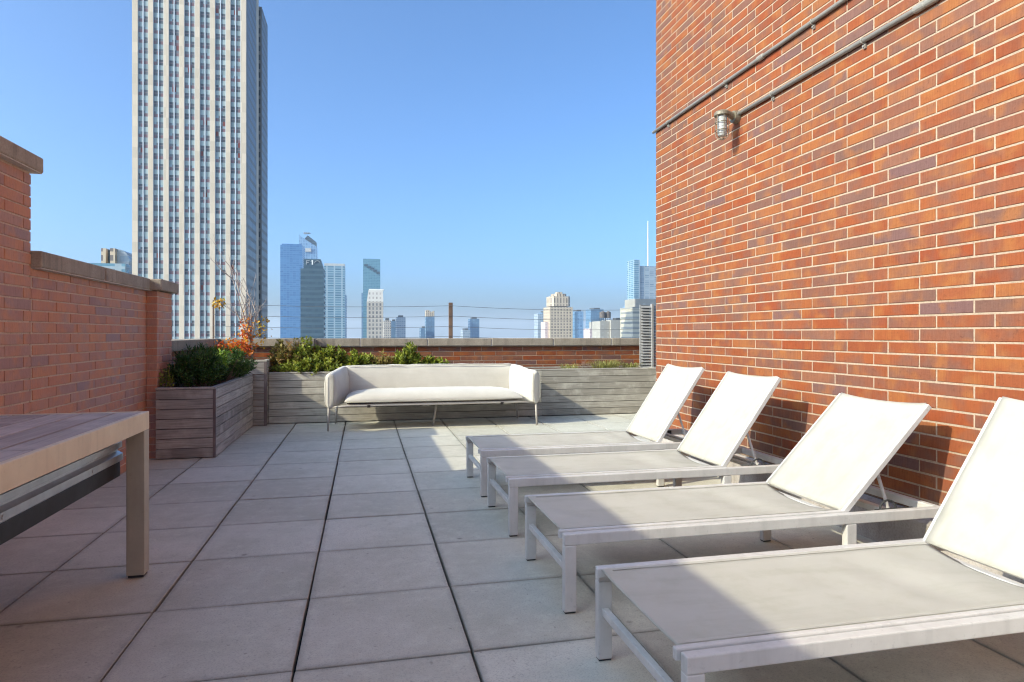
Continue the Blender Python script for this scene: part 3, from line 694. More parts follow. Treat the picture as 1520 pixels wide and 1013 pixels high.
# ------------------------------------------------------------------ plants
def leaf_quad(k, p, d, n, ln, wd, r):
    d = d.normalized(); s_ = d.cross(n)
    if s_.length < 1e-4: s_ = Vector((1, 0, 0))
    s_.normalize(); nn = s_.cross(d)
    a = p; b_ = p+d*ln*.5+s_*wd/2-nn*ln*.04; c = p+d*ln; e = p+d*ln*.5-s_*wd/2-nn*ln*.04
    k.add([a, b_, c, e], [(0, 1, 2, 3)], r)
def rv(g): 
    while True:
        v = Vector((g.uniform(-1, 1), g.uniform(-1, 1), g.uniform(-1, 1)))
        if .05 < v.length < 1: return v.normalized()
def shrub(label, base, spread, height, nst, per, lf_, wd, lm, seed, group=None, stem='twig', lean=(0, 0), name='shrub', tilt=.8, r0=0.0, r1=1.0):
    """many arching stems from the base, each set with leaves; spread = (x, y) half sizes"""
    g = random.Random(seed); o = thing(name, label, 'shrub' if name == 'shrub' else 'plant', base, group)
    st, fo = MB(), MB()
    for i in range(nst):
        a = g.uniform(0, 2*math.pi); q = g.random()**.55
        bx, by = base[0]+spread[0]*.55*q*math.cos(a), base[1]+spread[1]*.55*q*math.sin(a)
        tx, ty = base[0]+spread[0]*q*math.cos(a)*1.05+lean[0]*g.random(), base[1]+spread[1]*q*math.sin(a)*1.05+lean[1]*g.random()
        hh = height*(1-.55*q**2)*g.uniform(.62, 1.08)
        P0 = Vector((bx, by, base[2]-.02)); P2 = Vector((tx, ty, base[2]+hh)); P1 = Vector(((bx*.6+tx*.4), (by*.6+ty*.4), base[2]+hh*.62))
        pts = [P0*(1-u)**2+P1*2*u*(1-u)+P2*u*u for u in (0, .25, .5, .75, 1)]
        st.tube(pts, [.0032, .0028, .0022, .0017, .001], 4, .5)
        clump = g.uniform(-.22, .22)
        for l in range(per):
            u = .22+.78*g.random()**.7; P = P0*(1-u)**2+P1*2*u*(1-u)+P2*u*u
            T = ((P1-P0)*(1-u)+(P2-P1)*u).normalized()
            d = (T*tilt+rv(g)*.9); n = rv(g)*.7+Vector((0, 0, .8))
            leaf_quad(fo, P+rv(g)*.012, d, n, lf_*g.uniform(.6, 1.25), wd*g.uniform(.7, 1.2), min(r1, max(r0, .5+clump+g.uniform(-.35, .35))))
    st.build('stems', M[stem], o, fix=False); fo.build('foliage', lm, o, fix=False)
    return o
GA = 'dark green shrubs in the left planter'
shrub('large dark green bushy shrub filling the front of the left planter', (-1.60, 6.86, .60), (.23, .36), .42, 120, 46, .058, .013, M['leaf_dark'], 1, lean=(.03, -.03))
shrub('dark green shrub at the back of the left planter, drooping over the side board', (-1.55, 7.75, .60), (.28, .50), .36, 120, 44, .058, .014, M['leaf_dark'], 2, lean=(.12, 0))
shrub('small bright lime green sprig rising from the dark shrub in the left planter', (-1.50, 7.25, .72), (.13, .13), .27, 20, 26, .052, .026, M['leaf_lime'], 3)
shrub('sparse dry weed with yellowing leaves at the wall corner of the left planter', (-1.775, 6.56, .60), (.06, .09), .26, 12, 12, .035, .018, M['leaf_mix'], 33, name='weed')
GB = 'bushy plants in the long planter behind the sofa'
for i, (lab, x, y, sp, hh, nst, mt, sd_) in enumerate((
    ('tallest olive and pinkish bush in the long planter, beside the tall corner planter', -.98, 8.93, (.20, .20), .44, 46, 'leaf_mix2', 4),
    ('bushy yellow green plant left of the sofa, reaching up to the coping', -.72, 8.92, (.21, .20), .42, 50, 'leaf_mix', 5),
    ('upright lime green plant just behind the left end of the sofa', -.40, 8.92, (.17, .18), .36, 40, 'leaf_mix', 6),
    ('low yellow green plant behind the left third of the sofa', -.07, 8.92, (.21, .17), .27, 40, 'leaf_mix', 7),
    ('low reddish green plant behind the sofa, next to the bright clump', .24, 8.94, (.17, .16), .24, 30, 'leaf_mix2', 8),
    ('bright yellow green clump rising behind the middle of the sofa', .58, 8.92, (.18, .17), .36, 46, 'leaf_mix', 9),
    ('low trailing green plant right of the bright clump behind the sofa', .93, 8.93, (.19, .15), .21, 28, 'leaf_mix', 10))):
    shrub(lab, (x, y, .60), (sp[0]*1.12, sp[1]), hh*1.1, int(nst*1.35), 36, .054, .026, M[mt], sd_, GB)
shrub('low bright leafy skirt of plants along the planter edge left of the sofa', (-.70, 8.70, .60), (.47, .11), .22, 80, 30, .045, .024, M['leaf_mix'], 12, GB)
def grass(label, base, spread, hgt, n, seed):
    g = random.Random(seed); k = MB()
    for i in range(n):
        a = g.uniform(0, 6.283); q = g.random()**.6
        P = Vector((base[0]+spread[0]*q*math.cos(a)*.8, base[1]+spread[1]*q*math.sin(a)*.8, base[2]))
        out = Vector((math.cos(a)+g.uniform(-.7, .7), math.sin(a)*.8+g.uniform(-.7, .7), 0))*g.uniform(.02, .13); H = hgt*g.uniform(.5, 1.1); w = g.uniform(.004, .008)
        s_ = Vector((-out.y, out.x, 0)).normalized()*w/2; r = g.random()
        pts = [P, P+out*.25+Vector((0, 0, H*.7)), P+out*.75+Vector((0, 0, H)), P+out*1.35+Vector((0, 0, H*.78))]
        vs = []
        for p_, f_ in zip(pts, (1, .9, .6, .1)): vs += [p_-s_*f_, p_+s_*f_]
        k.add(vs, [(0, 1, 3, 2), (2, 3, 5, 4), (4, 5, 7, 6)], r)
    o = thing('grass_tuft', label, 'plant', base); k.build('blades', M['leaf_grass'], o, fix=False); return o
grass('small pale yellow grass tuft in the middle of the planter right of the sofa', (2.86, 8.86, .60), (.15, .13), .10, 170, 41)
grass('larger pale yellow grass tuft near the right end of the long planter', (3.42, 8.86, .60), (.27, .16), .14, 420, 42)
grass('pale grass tuft at the far right end of the long planter by the louvre', (3.78, 8.84, .60), (.14, .13), .11, 200, 43)
for lab, x, sd_, n in (('bare dry twigs poking up behind the right part of the sofa', 1.48, 51, 26), ('thin dead stems lying between the two pale grass tufts', 3.12, 52, 16), ('dead brown twigs standing behind the sofa near its right end', 1.80, 53, 16)):
    g = random.Random(sd_); k = MB()
    for i in range(n):
        a = g.uniform(0, 6.28); P = Vector((x+g.uniform(-.13, .13), 8.9+g.uniform(-.1, .1), .60)); d = Vector((math.cos(a)*.11, math.sin(a)*.09, g.uniform(.07, .19)))
        k.tube([P, P+d*.5+Vector((0, 0, .01)), P+d], [.0028, .002, .001], 4)
        for j in range(2):
            q = P+d*g.uniform(.4, .8); k.tube([q, q+Vector((g.uniform(-.05, .05), g.uniform(-.05, .05), .05))], [.0015, .0008], 4)
    o = thing('dry_plant', lab, 'plant', (x, 8.9, .6)); k.build('twigs', M['twig'], o, fix=False)

# small tree in the corner planter
g = random.Random(21)
tree = thing('maple_tree', 'small nearly bare red leaved tree in the tall corner planter', 'tree', (-1.40, 8.82, .765))
tr, tw, lv, lv2 = MB(), MB(), MB(), MB()
base = Vector((-1.40, 8.82, .76)); fork = Vector((-1.405, 8.82, 1.05))
tr.tube([base, base.lerp(fork, .5)+Vector((.008, 0, 0)), fork], [.017, .014, .012], 8)
ends = []
def branch(p, d, ln, rad, lev):
    pts = [p]; q = p.copy(); dd = d.normalized()
    for i in range(4):
        dd = (dd+rv(g)*.16+Vector((0, 0, .07))).normalized(); q = q+dd*ln/4; pts.append(q.copy())
    (tr if lev == 0 else tw).tube(pts, [rad*(1-.17*i) for i in range(5)], 6 if lev == 0 else 4)
    if lev < 3:
        for i in range((4, 3, 2)[lev]):
            k_ = g.choice((1, 2, 3, 4)); s_ = (dd*1.0+rv(g)*.75+Vector((0, 0, .25)))
            branch(pts[k_], s_, ln*g.uniform(.28, .5), rad*.52, lev+1)
    ends.append((pts[-1], lev))
for (dx, dz, ln) in ((-.30, 1, .60), (-.16, 1, .82), (-.04, 1, .92), (.10, 1, .62), (.26, 1, .50), (-.50, .8, .5)):
    branch(fork+Vector((0, 0, g.uniform(-.05, .03))), Vector((dx, g.uniform(-.25, .25), dz)), ln, .0115, 0)
def leaves(mb, c, rad, n, sz):
    for i in range(n):
        p = Vector(c)+Vector((g.gauss(0, rad[0]), g.gauss(0, rad[1]), g.gauss(0, rad[2])))
        leaf_quad(mb, p, rv(g)+Vector((0, 0, -.5)), rv(g), sz*g.uniform(.6, 1.2), sz*g.uniform(.4, .7), g.random())
leaves(lv, (-1.47, 8.8, 1.10), (.055, .06, .10), 230, .048)
leaves(lv, (-1.43, 8.8, 1.27), (.04, .05, .09), 46, .036)
leaves(lv, (-1.62, 8.76, .985), (.10, .08, .035), 260, .05)
leaves(lv, (-1.50, 8.74, .92), (.07, .07, .04), 110, .046)
leaves(lv2, (-1.79, 8.8, 1.53), (.035, .03, .03), 60, .05)
leaves(lv2, (-1.30, 8.8, 1.17), (.04, .04, .09), 90, .04)
leaves(lv2, (-1.22, 8.82, 1.33), (.03, .03, .03), 12, .036)
tw.tube([(-1.41, 8.82, 1.12), (-1.55, 8.81, 1.34), (-1.68, 8.80, 1.46), (-1.78, 8.80, 1.53)], [.006, .0045, .003, .002], 5)
tw.tube([(-1.40, 8.82, .80), (-1.52, 8.78, .93), (-1.66, 8.77, 1.0)], [.006, .004, .002], 5)
tr.build('trunk', M['bark'], tree, smooth=True, fix=False); tw.build('branches', M['bark'], tree, fix=False)
c_ = lv.build('crown', M['leaf_fire'], tree, fix=False); lv2.build('golden_leaves', M['leaf_gold'], tree, fix=False)

# ------------------------------------------------------------------ city
GZ = -85.0
mg = NT('distant city ground'); gcol = mg.mix(mg.fit(mg.noise(.004, 6, .7), .35, .65, 0, 1), (.16, .17, .18), (.28, .28, .27)); mg.fin(gcol, .9, 0, .1)
n_ = 64
structure(MB().add([(0, 0, GZ)]+[(15000*math.cos(2*math.pi*i/n_), 15000*math.sin(2*math.pi*i/n_), GZ) for i in range(n_)], [(0, i+1, (i+1) % n_+1) for i in range(n_)]).build('ground', mg.m))
def XZ(px, py, Y):
    x, z = on_plane(px, py, Y); return x, z
def tower(name, label, px0, px1, py, Y, depth, mat, roof=None, roofh=0, px_in=0):
    x0, _ = XZ(px0, 500, Y); x1, _ = XZ(px1, 500, Y); z = XZ((px0+px1)/2, py, Y)[1]
    o = thing(name, label, 'building', ((x0+x1)/2, Y+depth/2, GZ))
    MB().box(x0, x1, Y, Y+depth, GZ, z).build('facade', mat, o)
    if roof:
        d = (x1-x0)*px_in
        MB().box(x0+d, x1-d, Y+depth*.1, Y+depth*.9, z+.05, z+roofh).build('roof_plant', roof, o)
    return o, x0, x1, z
F = {}
F['blue'] = mat_facade('blue curtain wall', (.055, .16, .32), (.045, .15, .32), 6, 4.2, .9, .7, (.08, .22, .41), rough=.12, metal=.2)
F['blue2'] = mat_facade('pale blue curtain wall', (.17, .30, .45), (.10, .21, .36), 7, 8, .72, .8, (.2, .34, .5), rough=.12, metal=.2)
F['dark'] = mat_facade('dark slab curtain wall', (.035, .085, .12), (.02, .055, .085), 4, 7.2, .98, .55, (.035, .075, .105), rough=.2)
F['teal'] = mat_facade('teal curtain wall', (.10, .24, .30), (.07, .19, .26), 4, 4, .85, .7, (.10, .24, .32), rough=.15, metal=.15)
F['strip'] = mat_facade('striped glass wall', (.27, .36, .42), (.05, .14, .21), 13.5, 4.4, .80, .72, (.13, .26, .34), rough=.15, metal=.1)
F['beige'] = mat_facade('pale masonry grid', (.47, .42, .36), (.10, .10, .11), 3.4, 3.9, .50, .62, (.2, .2, .2), rough=.4)
F['tan'] = mat_facade('tan masonry grid', (.50, .41, .30), (.12, .10, .09), 4.6, 4.2, .46, .62, (.24, .19, .16), rough=.4)
F['tanv'] = mat_facade('tan masonry piers', (.52, .43, .32), (.15, .12, .10), 4.6, 9, .42, .86, (.25, .2, .16), rough=.4)
F['white'] = mat_facade('white masonry', (.34, .325, .29), (.27, .26, .235), 5, 3.6, .35, .3, rough=.6)
F['pink'] = mat_facade('pale pink masonry', (.52, .43, .42), (.3, .26, .27), 5, 4, .4, .4, rough=.5)
F['grey'] = mat_facade('grey curtain wall', (.33, .38, .42), (.16, .22, .28), 5, 4.2, .8, .6, (.26, .33, .39), rough=.2)
F['far'] = mat_facade('far blue block', (.10, .19, .29), (.07, .15, .25), 8, 7, .7, .7, (.12, .22, .33), rough=.3)
F['bands'] = mat_facade('cream banded wall', (.52, .48, .38), (.2, .21, .2), 40, 3.2, .96, .42, (.3, .3, .28), rough=.4)
F['roof'] = mat_stone('roof plant metal', (.50, .49, .47), (.40, .39, .38), .3, streak=False)
F['dkroof'] = mat_stone('dark roof plant', (.10, .11, .12), (.07, .08, .09), .3, streak=False)
F['signw'] = mat_stone('white sign paint', (.8, .8, .78), (.75, .75, .73), .3, streak=False)
F['signg'] = mat_stone('grey sign outline', (.36, .38, .39), (.30, .32, .33), .3, streak=False)
F['tank'] = mat_stone('wooden tank', (.17, .15, .14), (.12, .105, .10), .8)
F['mast'] = mat_stone('white mast paint', (.72, .74, .76), (.68, .70, .72), .3, streak=False)

# the great stone tower at the left
TYF = 265.0; MPP = 270/FPX
x0 = XZ(195, 300, TYF)[0]; x1 = XZ(365.5, 300, TYF)[0]; Wd = x1-x0
o = thing('stone_skyscraper', 'huge pale limestone skyscraper with vertical window strips rising out of frame', 'building', ((x0+x1)/2, TYF+28, GZ))
stone = mat_facade('limestone', (.66, .55, .42), (.56, .465, .355), 1.9, 3.9, .97, .955, (.675, .56, .43), rough=.8, spec=.2)
stone.name = 'limestone blocks'
def mat_strip(name, shade=1.0):
    k = NT(name); sp = k.n('ShaderNodeSeparateXYZ'); k.t.links.new(k.uv(), sp.inputs[0])
    v = k.math('DIVIDE', sp.outputs[1], 3.9); fv = k.math('FRACT', v)
    cell = k.n('ShaderNodeCombineXYZ'); k.t.links.new(k.math('FLOOR', v), cell.inputs[1]); k.t.links.new(k.math('FLOOR', k.math('DIVIDE', sp.outputs[0], 1.35)), cell.inputs[0])
    w = k.n('ShaderNodeTexWhiteNoise', noise_dimensions='2D'); k.t.links.new(cell.outputs[0], w.inputs['Vector'])
    w2 = k.n('ShaderNodeTexWhiteNoise', noise_dimensions='2D')
    off = k.n('ShaderNodeVectorMath', operation='ADD'); k.t.links.new(cell.outputs[0], off.inputs[0]); off.inputs[1].default_value = (17.3, 5.1, 0); k.t.links.new(off.outputs[0], w2.inputs['Vector'])
    win = k.math('LESS_THAN', fv, .55)
    spand = k.mix(w.outputs[0], (.20, .26, .26), (.36, .42, .41)); spand = k.mix(k.math('GREATER_THAN', w.outputs[0], .97), spand, (.16, .045, .04))
    glass = k.mix(w2.outputs[0], (.075, .08, .09), (.19, .205, .22)); glass = k.mix(k.math('GREATER_THAN', w2.outputs[0], .85), glass, (.26, .34, .37))  # random paler panes: bright reflections painted into the glass colour
    sash = k.math('LESS_THAN', k.math('ABSOLUTE', k.math('SUBTRACT', fv, .30)), .035)
    glass = k.mix(sash, glass, (.22, .18, .18))
    lower = k.math('LESS_THAN', fv, .27); glass = k.mix(k.math('MULTIPLY', lower, k.math('GREATER_THAN', w2.outputs[0], .55)), glass, (.20, .12, .13))
    col = k.mix(win, spand, glass)
    return k.fin(col, k.fit(win, 0, 1, .5, .25), 0, .3)
strip = mat_strip('tower window strip'); bright = mat_metal('bright metal mullion', (.62, .66, .68), (.56, .60, .62), .35, .2)
ZT = 215.0
MB().box(x0+.6, x1-.6, TYF+.6, TYF+34, GZ, ZT-.5).build('core', stone, o)
# piers and strips, in photo pixels along the front face
zpx = lambda z: 180+z*240/935
edge = [(62, 95), (155, 184), (244, 274), (335, 364), (425, 454), (513, 542), (604, 631), (690, 722)]
for a, b in edge:
    xa, xb = XZ(zpx(a), 130, TYF)[0], XZ(zpx(b), 130, TYF)[0]
    MB().box(xa, xb, TYF, TYF+.9, GZ, ZT).build('stone_pier', stone, o)
for (a0, a1), (b0, b1) in zip(edge, edge[1:]):
    L0, L1 = XZ(zpx(a1), 130, TYF)[0], XZ(zpx(b0), 130, TYF)[0]; w = L1-L0
    for s0, s1 in ((.04, .435), (.565, .96)):
        MB().box(L0+w*s0, L0+w*s1, TYF+.42, TYF+.599, GZ, ZT-1).build('window_strip', strip, o)
    for c in (.02, .5, .98):
        hw = .03 if c != .5 else .045
        MB().box(L0+w*(c-hw*.6 if c != .5 else c-hw), L0+w*(c+hw*.6 if c != .5 else c+hw), TYF+.18, TYF+.41, GZ, ZT-1).build('mullion', bright, o)
shadeside = mat_facade('shade-toned tower side', (.27, .26, .24), (.045, .055, .07), 2.6, 3.9, .68, .62, (.09, .11, .13), rough=.3)  # side stone and panes darkened in colour to stand in for shade
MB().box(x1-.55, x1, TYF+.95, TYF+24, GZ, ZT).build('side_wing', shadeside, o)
MB().box(x1-3.4, x1-1.6, TYF+24.2, TYF+38, GZ, ZT).build('side_recess', mat_facade('shade-toned recess', (.07, .08, .10), (.05, .06, .08), 3, 3.9, .5, .5, rough=.5), o)  # near-black colour paints the shade inside the recess
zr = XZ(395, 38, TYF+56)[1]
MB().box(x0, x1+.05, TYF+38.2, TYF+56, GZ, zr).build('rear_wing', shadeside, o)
MB().box(x0+6, x1-6, TYF+6, TYF+34, ZT+.05, ZT+40).build('upper_tier', stone, o)

# skyline
o, a, b, z = tower('glass_skyscraper', 'tall plain bright blue glass tower, left end of the distant cluster', 416, 449, 364, 1350, 60, F['blue'], F['blue'], 3, .06)
a, b = XZ(444, 500, 1900)[0], XZ(469.5, 500, 1900)[0]; zl, zr_ = XZ(445, 347, 1900)[1], XZ(469, 366, 1900)[1]
o = thing('glass_skyscraper', 'blue glass tower with a sharply slanted crown behind the bright blue one', 'building', ((a+b)/2, 1930, GZ))
MB().prism([(a, GZ), (b, GZ), (b, zr_), (a+5, zl-8), (a, zl)], 1900, 1950).build('facade', F['blue2'], o)
zz = XZ(455, 355, 1900)[1]
MB().prism([(a+14, zz+3), (b-1, zr_+1), (b-1, zr_+14), (a+22, zz+12)], 1912, 1945).build('slanted_crown', F['dark'], o)
MB().prism([(a+12, zz+14), (a+30, zz+16), (a+30, zz+18), (a+12, zz+18)], 1895, 1911).build('viewing_deck', F['grey'], o)
q0, q1 = XZ(453, 374, 1900), XZ(462, 369, 1900)
MB().box(q0[0], q1[0], 1896.5, 1899.9, q0[1], q1[1]).build('roof_plant', F['roof'], o)
o, a, b, z = tower('office_slab', 'dark blue slab tower with a white numeral on its crown', 446, 480.5, 399, 900, 38, F['dark'])
c0, c1 = XZ(451, 500, 905)[0], XZ(476, 500, 905)[0]; zc = XZ(462, 385, 905)[1]
MB().prism([(c0, z+.05), (b-.5, z+.05), (c1, zc), (c0, zc)], 902, 934).build('crown', F['dark'], o)
s = MB(); q = XZ(463.5, 387, 901)[0]; zt_, zb_ = XZ(463, 386.4, 901)[1], XZ(463, 393.2, 901)[1]
s.box(q-.6, q+1.0, 901.2, 901.9, zb_, zt_); s.prism([(q-2.2, zt_-2.2), (q-.6, zt_-1.3), (q-.6, zt_), (q-1.2, zt_-.9)], 901.2, 901.9); s.build('white_numeral', F['signw'], o)
s = MB()
q = XZ(454.5, 387, 901)[0]; s.box(q, q+.8, 901.2, 901.9, zb_, zt_-.4); s.box(q+.8, q+4.2, 901.2, 901.9, zt_-1.2, zt_-.4); s.box(q+.8, q+3.2, 901.2, 901.9, (zt_+zb_)/2-.6, (zt_+zb_)/2+.2)
q = XZ(471, 387, 901)[0]
arc = [(q+3.6*math.cos(t_*math.pi/8), zb_+2.2+3.2*math.sin(t_*math.pi/8)) for t_ in range(9)]
for p, r_ in zip(arc, arc[1:]): s.bar((p[0], 901.5, p[1]), (r_[0], 901.5, r_[1]), .7, .7)
s.build('crown_tracery', F['signg'], o)
o, a, b, z = tower('residential_tower', 'pale glass tower with white vertical ribs and a pale flat top', 481, 511.5, 395, 1250, 50, F['strip'], F['roof'], 5, .0)
tower('glass_tower', 'slim darker sliver of a tower behind the ribbed pale tower', 511, 514, 438, 1600, 40, F['far'])
# teal tower with a stepped band of terraces
o, a, b, z = tower('glass_skyscraper', 'teal glass tower with a dark stair stepped band near its top', 539, 564.5, 384.5, 1700, 50, F['teal'])
for i in range(5):
    u0, u1 = a+(b-a)*(.06+i*.178), a+(b-a)*(.06+(i+1)*.178+.03); zz = XZ(552, 392.5+i*2.75, 1700)[1]
    MB().box(u0, u1, 1697.5, 1699.9, zz-5.2, zz).build('terrace', F['dark'], o)
MB().box(a-4, a-.1, 1700, 1740, GZ, XZ(538, 435, 1700)[1]).build('side_wing', F['far'], o)
# beige stepped tower
Yb = 640; o = thing('stone_tower', 'beige masonry tower with a white tapered top in front of the teal tower', 'building', (XZ(557, 500, Yb)[0], Yb+10, GZ))
P = lambda px, py, Y_=Yb: XZ(px, py, Y_)
a, b = P(544.5, 500)[0], P(569, 500)[0]; z1_, z2_ = P(556, 448)[1], P(556, 431)[1]
MB().box(a, b, Yb, Yb+22, GZ, z1_).build('facade', F['beige'], o)
MB().prism([(a, z1_+.05), (b, z1_+.05), (b-.4, z2_), (a+1.6, z2_)], Yb+.6, Yb+20).build('crown', mat_facade('white crown', (.66, .62, .56), (.33, .29, .26), 3.4, 4.2, .42, .5, rough=.5), o)
MB().box(a+2, b+.6, Yb+1, Yb+19, z2_+.05, z2_+1.2).build('roof_slab', F['signw'], o)
far = [(570, 580.5, 476, 1100, 'beige', 'low cream block right of the beige tower', 'apartment_building'),
       (580.5, 589, 477, 1500, 'far', 'small dark blue block touching the left of the roof topped blue one', 'office_building'),
       (588.5, 602, 471, 1450, 'grey', 'grey blue gridded block with a dark roof box, left of the open sky', 'office_building'),
       (624.5, 637.5, 487, 1700, 'far', 'low blue block left of the cream topped blue tower', 'office_building'),
       (687, 698, 490, 1600, 'grey', 'low pale grey block just right of the brown fence post', 'office_building'),
       (698, 711.5, 473.5, 1800, 'far', 'plain blue block standing right of the brown fence post', 'office_building'),
       (798.5, 806, 466, 1700, 'grey', 'pale blue slab at the left of the twin behind the tan tower', 'office_building'),
       (805, 815.5, 464, 1750, 'far', 'dark blue slab touching the left side of the tan tower', 'office_building'),
       (853, 857.5, 463, 1100, 'far', 'thin dark slab against the right side of the tan tower', 'office_building'),
       (855, 866, 462.5, 1500, 'blue2', 'pale blue striped block right of the tan tower', 'office_building'),
       (877, 896, 459.5, 1600, 'far', 'broad dark blue glass block behind the rooftop water tanks', 'office_building'),
       (932.5, 940, 454.5, 1900, 'blue2', 'slim hazy blue tower left of the cream banded block', 'office_building'),
       (926, 930, 492, 1400, 'dark', 'tiny dark tower between white block and hazy blue tower', 'office_building')]
for px0, px1, py, Y, fm, lab, nm in far:
    r = tower(nm, lab, px0, px1, py, Y, 40, F[fm], F['dkroof'] if px1-px0 > 8 else None, 4, .25)
o, a, b, z = tower('office_building', 'blue tower with a sunlit cream notched top, alone in the sky gap', 632.5, 645, 470, 1500, 30, F['far'])
MB().prism([(a, z+.05), (b, z+.05), (b, z+13), (b-3.5, z+13), (b-5, z+8), (a+6, z+15), (a, z+14)], 1501, 1526).build('crown', F['tan'], o)
# tan art deco tower
Yt = 900; P = lambda px, py: XZ(px, py, Yt)
o = thing('hotel_tower', 'tan stepped brick tower with an octagonal crown in the middle distance', 'building', (P(833, 500)[0], Yt+20, GZ))
a, b = P(816, 500)[0], P(850, 500)[0]; za, zb_, zc_, zd_ = P(833, 456)[1], P(833, 440)[1], P(833, 436)[1], P(833, 433.3)[1]
MB().box(a, b, Yt, Yt+34, GZ, za).build('facade', F['tan'], o)
MB().box(P(815, 500)[0]-4, a-.05, Yt+6, Yt+30, GZ, P(816, 478)[1]).build('side_wing', F['pink'], o)
for p0, p1 in ((816.5, 824), (842, 849.5)): MB().box(P(p0, 0)[0], P(p1, 0)[0], Yt+1, Yt+30, za+.05, P(833, 457)[1]+1).build('shoulder', F['tanv'], o)
k = MB(); p0, p1 = P(818.5, 0)[0], P(848, 0)[0]; c = 4
k.prismz([(p0+c, Yt+2), (p1-c, Yt+2), (p1, Yt+2+c), (p1, Yt+26), (p0, Yt+26), (p0, Yt+2+c)], za+1.2, zb_); k.build('upper_tier', F['tanv'], o)
p0, p1 = P(824, 0)[0], P(843, 0)[0]
MB().prismz([(p0+c, Yt+4), (p1-c, Yt+4), (p1, Yt+4+c), (p1, Yt+22), (p0, Yt+22), (p0, Yt+4+c)], zb_+.05, zc_).build('crown', F['tanv'], o)
MB().prismz([(p0+6, Yt+8), (p1-6, Yt+8), (p1-5, Yt+16), (p0+5, Yt+16)], zc_+.05, zd_).build('lantern', F['tan'], o)
# pink block, white block with water tanks
Yp = 620; P = lambda px, py: XZ(px, py, Yp)
o, a, b, z = tower('apartment_building', 'small pale pink block with a chimney, left of the white block', 876, 888, 488, Yp, 20, F['pink'])
MB().box(P(878.5, 0)[0], P(883, 0)[0], Yp+2, Yp+8, z+.05, P(880, 478)[1]).build('chimney', F['white'], o)
o = thing('warehouse_building', 'plain white stepped block carrying two dark water tanks', 'building', (XZ(908, 500, 520)[0], 530, GZ))
P = lambda px, py: XZ(px, py, 520)
MB().box(P(891, 0)[0], P(904.8, 0)[0], 520, 540, GZ, P(898, 477)[1]).build('facade', F['white'], o)
MB().box(P(905, 0)[0], P(926, 0)[0], 517, 540, GZ, P(915, 475.5)[1]).build('facade', F['white'], o)
MB().box(P(916, 0)[0], P(924.5, 0)[0], 522, 530, P(915, 475.5)[1]+.05, P(920, 472)[1]).build('roof_plant', F['dkroof'], o)
for px0, px1, lab in ((896.3, 905, 'larger dark cylindrical water tank, left one above the white block'), (905.6, 912.8, 'smaller dark cylindrical water tank, right one above the white block')):
    xa, xb = P(px0, 0)[0], P(px1, 0)[0]; z0_, z1_ = P(px0, 474.5)[1], P(px0, 461.5)[1]; rr = (xb-xa)/2
    o = thing('water_tank', lab, 'water tank', ((xa+xb)/2, 530, z0_))
    MB().lathe(((xa+xb)/2, 530, z0_), [(rr, 1.6), (rr, z1_-z0_-1.0), (rr*.2, z1_-z0_)], 16).build('barrel', F['tank'], o)
    k = MB()
    for sx in (-.7, .7):
        for sy in (-.7, .7): k.box((xa+xb)/2+sx*rr-.15, (xa+xb)/2+sx*rr+.15, 530+sy*rr-.15, 530+sy*rr+.15, z0_-1.2, z0_+1.6)
    k.build('stand', F['dkroof'], o)
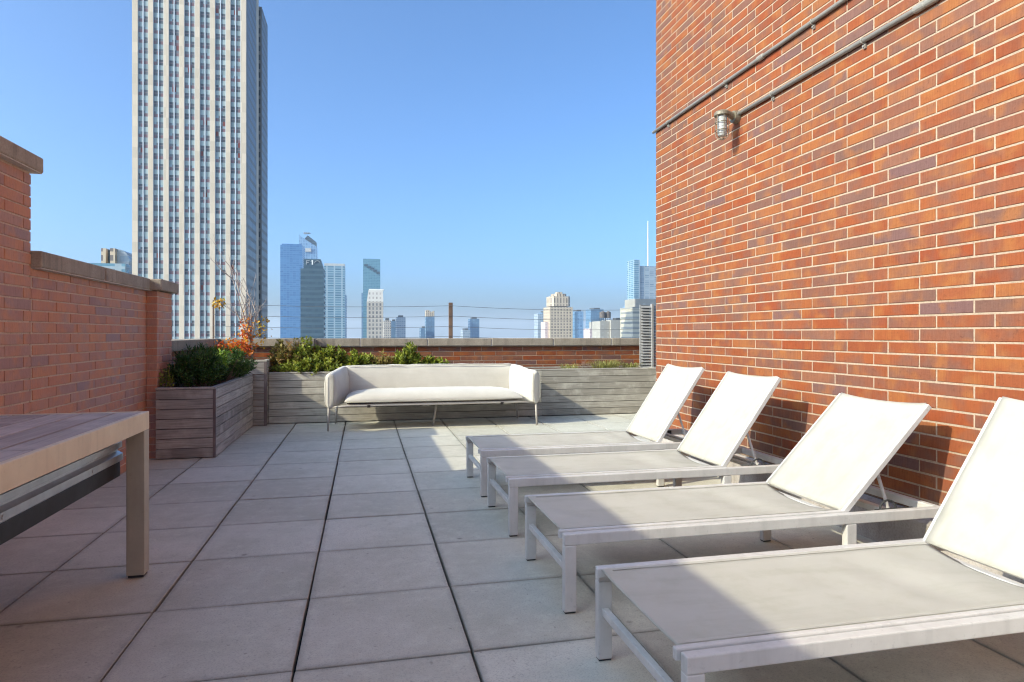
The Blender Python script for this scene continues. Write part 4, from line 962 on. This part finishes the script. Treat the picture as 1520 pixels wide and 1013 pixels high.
# cream banded block and masted glass tower by the brick corner
P = lambda px, py: XZ(px, py, 380)
o = thing('apartment_building', 'cream banded block with a pale roof house beside the brick corner', 'building', (P(950, 500)[0], 390, GZ))
zt_ = P(945, 456)[1]
MB().box(P(939, 0)[0], P(952, 0)[0], 380, 400, GZ, zt_).build('facade', F['bands'], o)
MB().box(P(947.5, 0)[0]+.1, P(1000, 0)[0], 384, 400, GZ, zt_-.3).build('rear_wing', F['grey'], o)
MB().box(P(944, 0)[0], P(1000, 0)[0], 381, 398, zt_+.05, P(945, 443.5)[1]).build('roof_house', F['white'], o)
P = lambda px, py: XZ(px, py, 1400)
o = thing('glass_skyscraper', 'grey glass tower with a tall white mast beside the brick corner', 'building', (P(960, 500)[0], 1425, GZ))
MB().box(P(949.5, 0)[0], P(985, 0)[0], 1402, 1450, GZ, P(955, 395)[1]).build('facade', mat_facade('grey screened wall', (.28, .33, .37), (.13, .19, .25), 12, 4.2, .8, .6, (.3, .37, .42), rough=.25), o)
MB().box(P(941, 0)[0], P(949.3, 0)[0], 1398, 1440, GZ, P(945, 386)[1]).build('side_wing', F['strip'], o)
MB().tube([(P(967.3, 0)[0], 1420, P(967, 396)[1]), (P(967.3, 0)[0], 1420, P(967, 326)[1])], [1.9, 1.0], 8).build('mast', F['mast'], o)
# building seen over the left wall
P = lambda px, py: XZ(px, py, 330)
o = thing('apartment_building', 'tan twin topped building with a curved grey roof, seen over the left wall', 'building', (P(165, 400)[0], 345, GZ))
za = P(160, 369)[1]
MB().box(P(150, 0)[0], P(157, 0)[0], 330, 350, GZ, za).build('tower_slab', F['tan'], o)
MB().box(P(164.5, 0)[0], P(172, 0)[0], 329, 350, GZ, za).build('tower_slab', F['tan'], o)
MB().box(P(157, 0)[0]+.05, P(164.5, 0)[0]-.05, 333, 349, GZ, P(160, 371)[1]).build('stair_core', F['dark'], o)
xs0, xs1 = P(172, 0)[0]+.05, P(190, 0)[0]; zq0, zq1 = P(172, 369.5)[1], P(190, 386)[1]
k = MB(); k.prism([(xs0, GZ), (xs1, GZ)] + [(xs0+(xs1-xs0)*u, zq1+(zq0-zq1)*math.sqrt(1-u*u*.98)) for u in (1, .85, .7, .5, .3, .15, 0)], 331, 349)
k.build('curved_wing', F['grey'], o)
MB().box(P(120, 0)[0], P(193, 0)[0], 324, 328.9, GZ, P(160, 393)[1]).build('glass_podium', F['strip'], o)

# ------------------------------------------------------------------ city haze
k = NT('city haze'); k.t.nodes.remove(k.b)
vp = k.n('ShaderNodeVolumePrincipled'); vp.inputs['Color'].default_value = (.80, .88, .96, 1); vp.inputs['Density'].default_value = .00008; vp.inputs['Anisotropy'].default_value = .2
k.t.links.new(vp.outputs[0], k.out.inputs['Volume'])
hz = MB().box(-15500, 15500, -15500, 15500, GZ-1, 275).build('haze', k.m); hz['kind'] = 'stuff'
bpy.context.scene.cycles.volume_bounces = 1
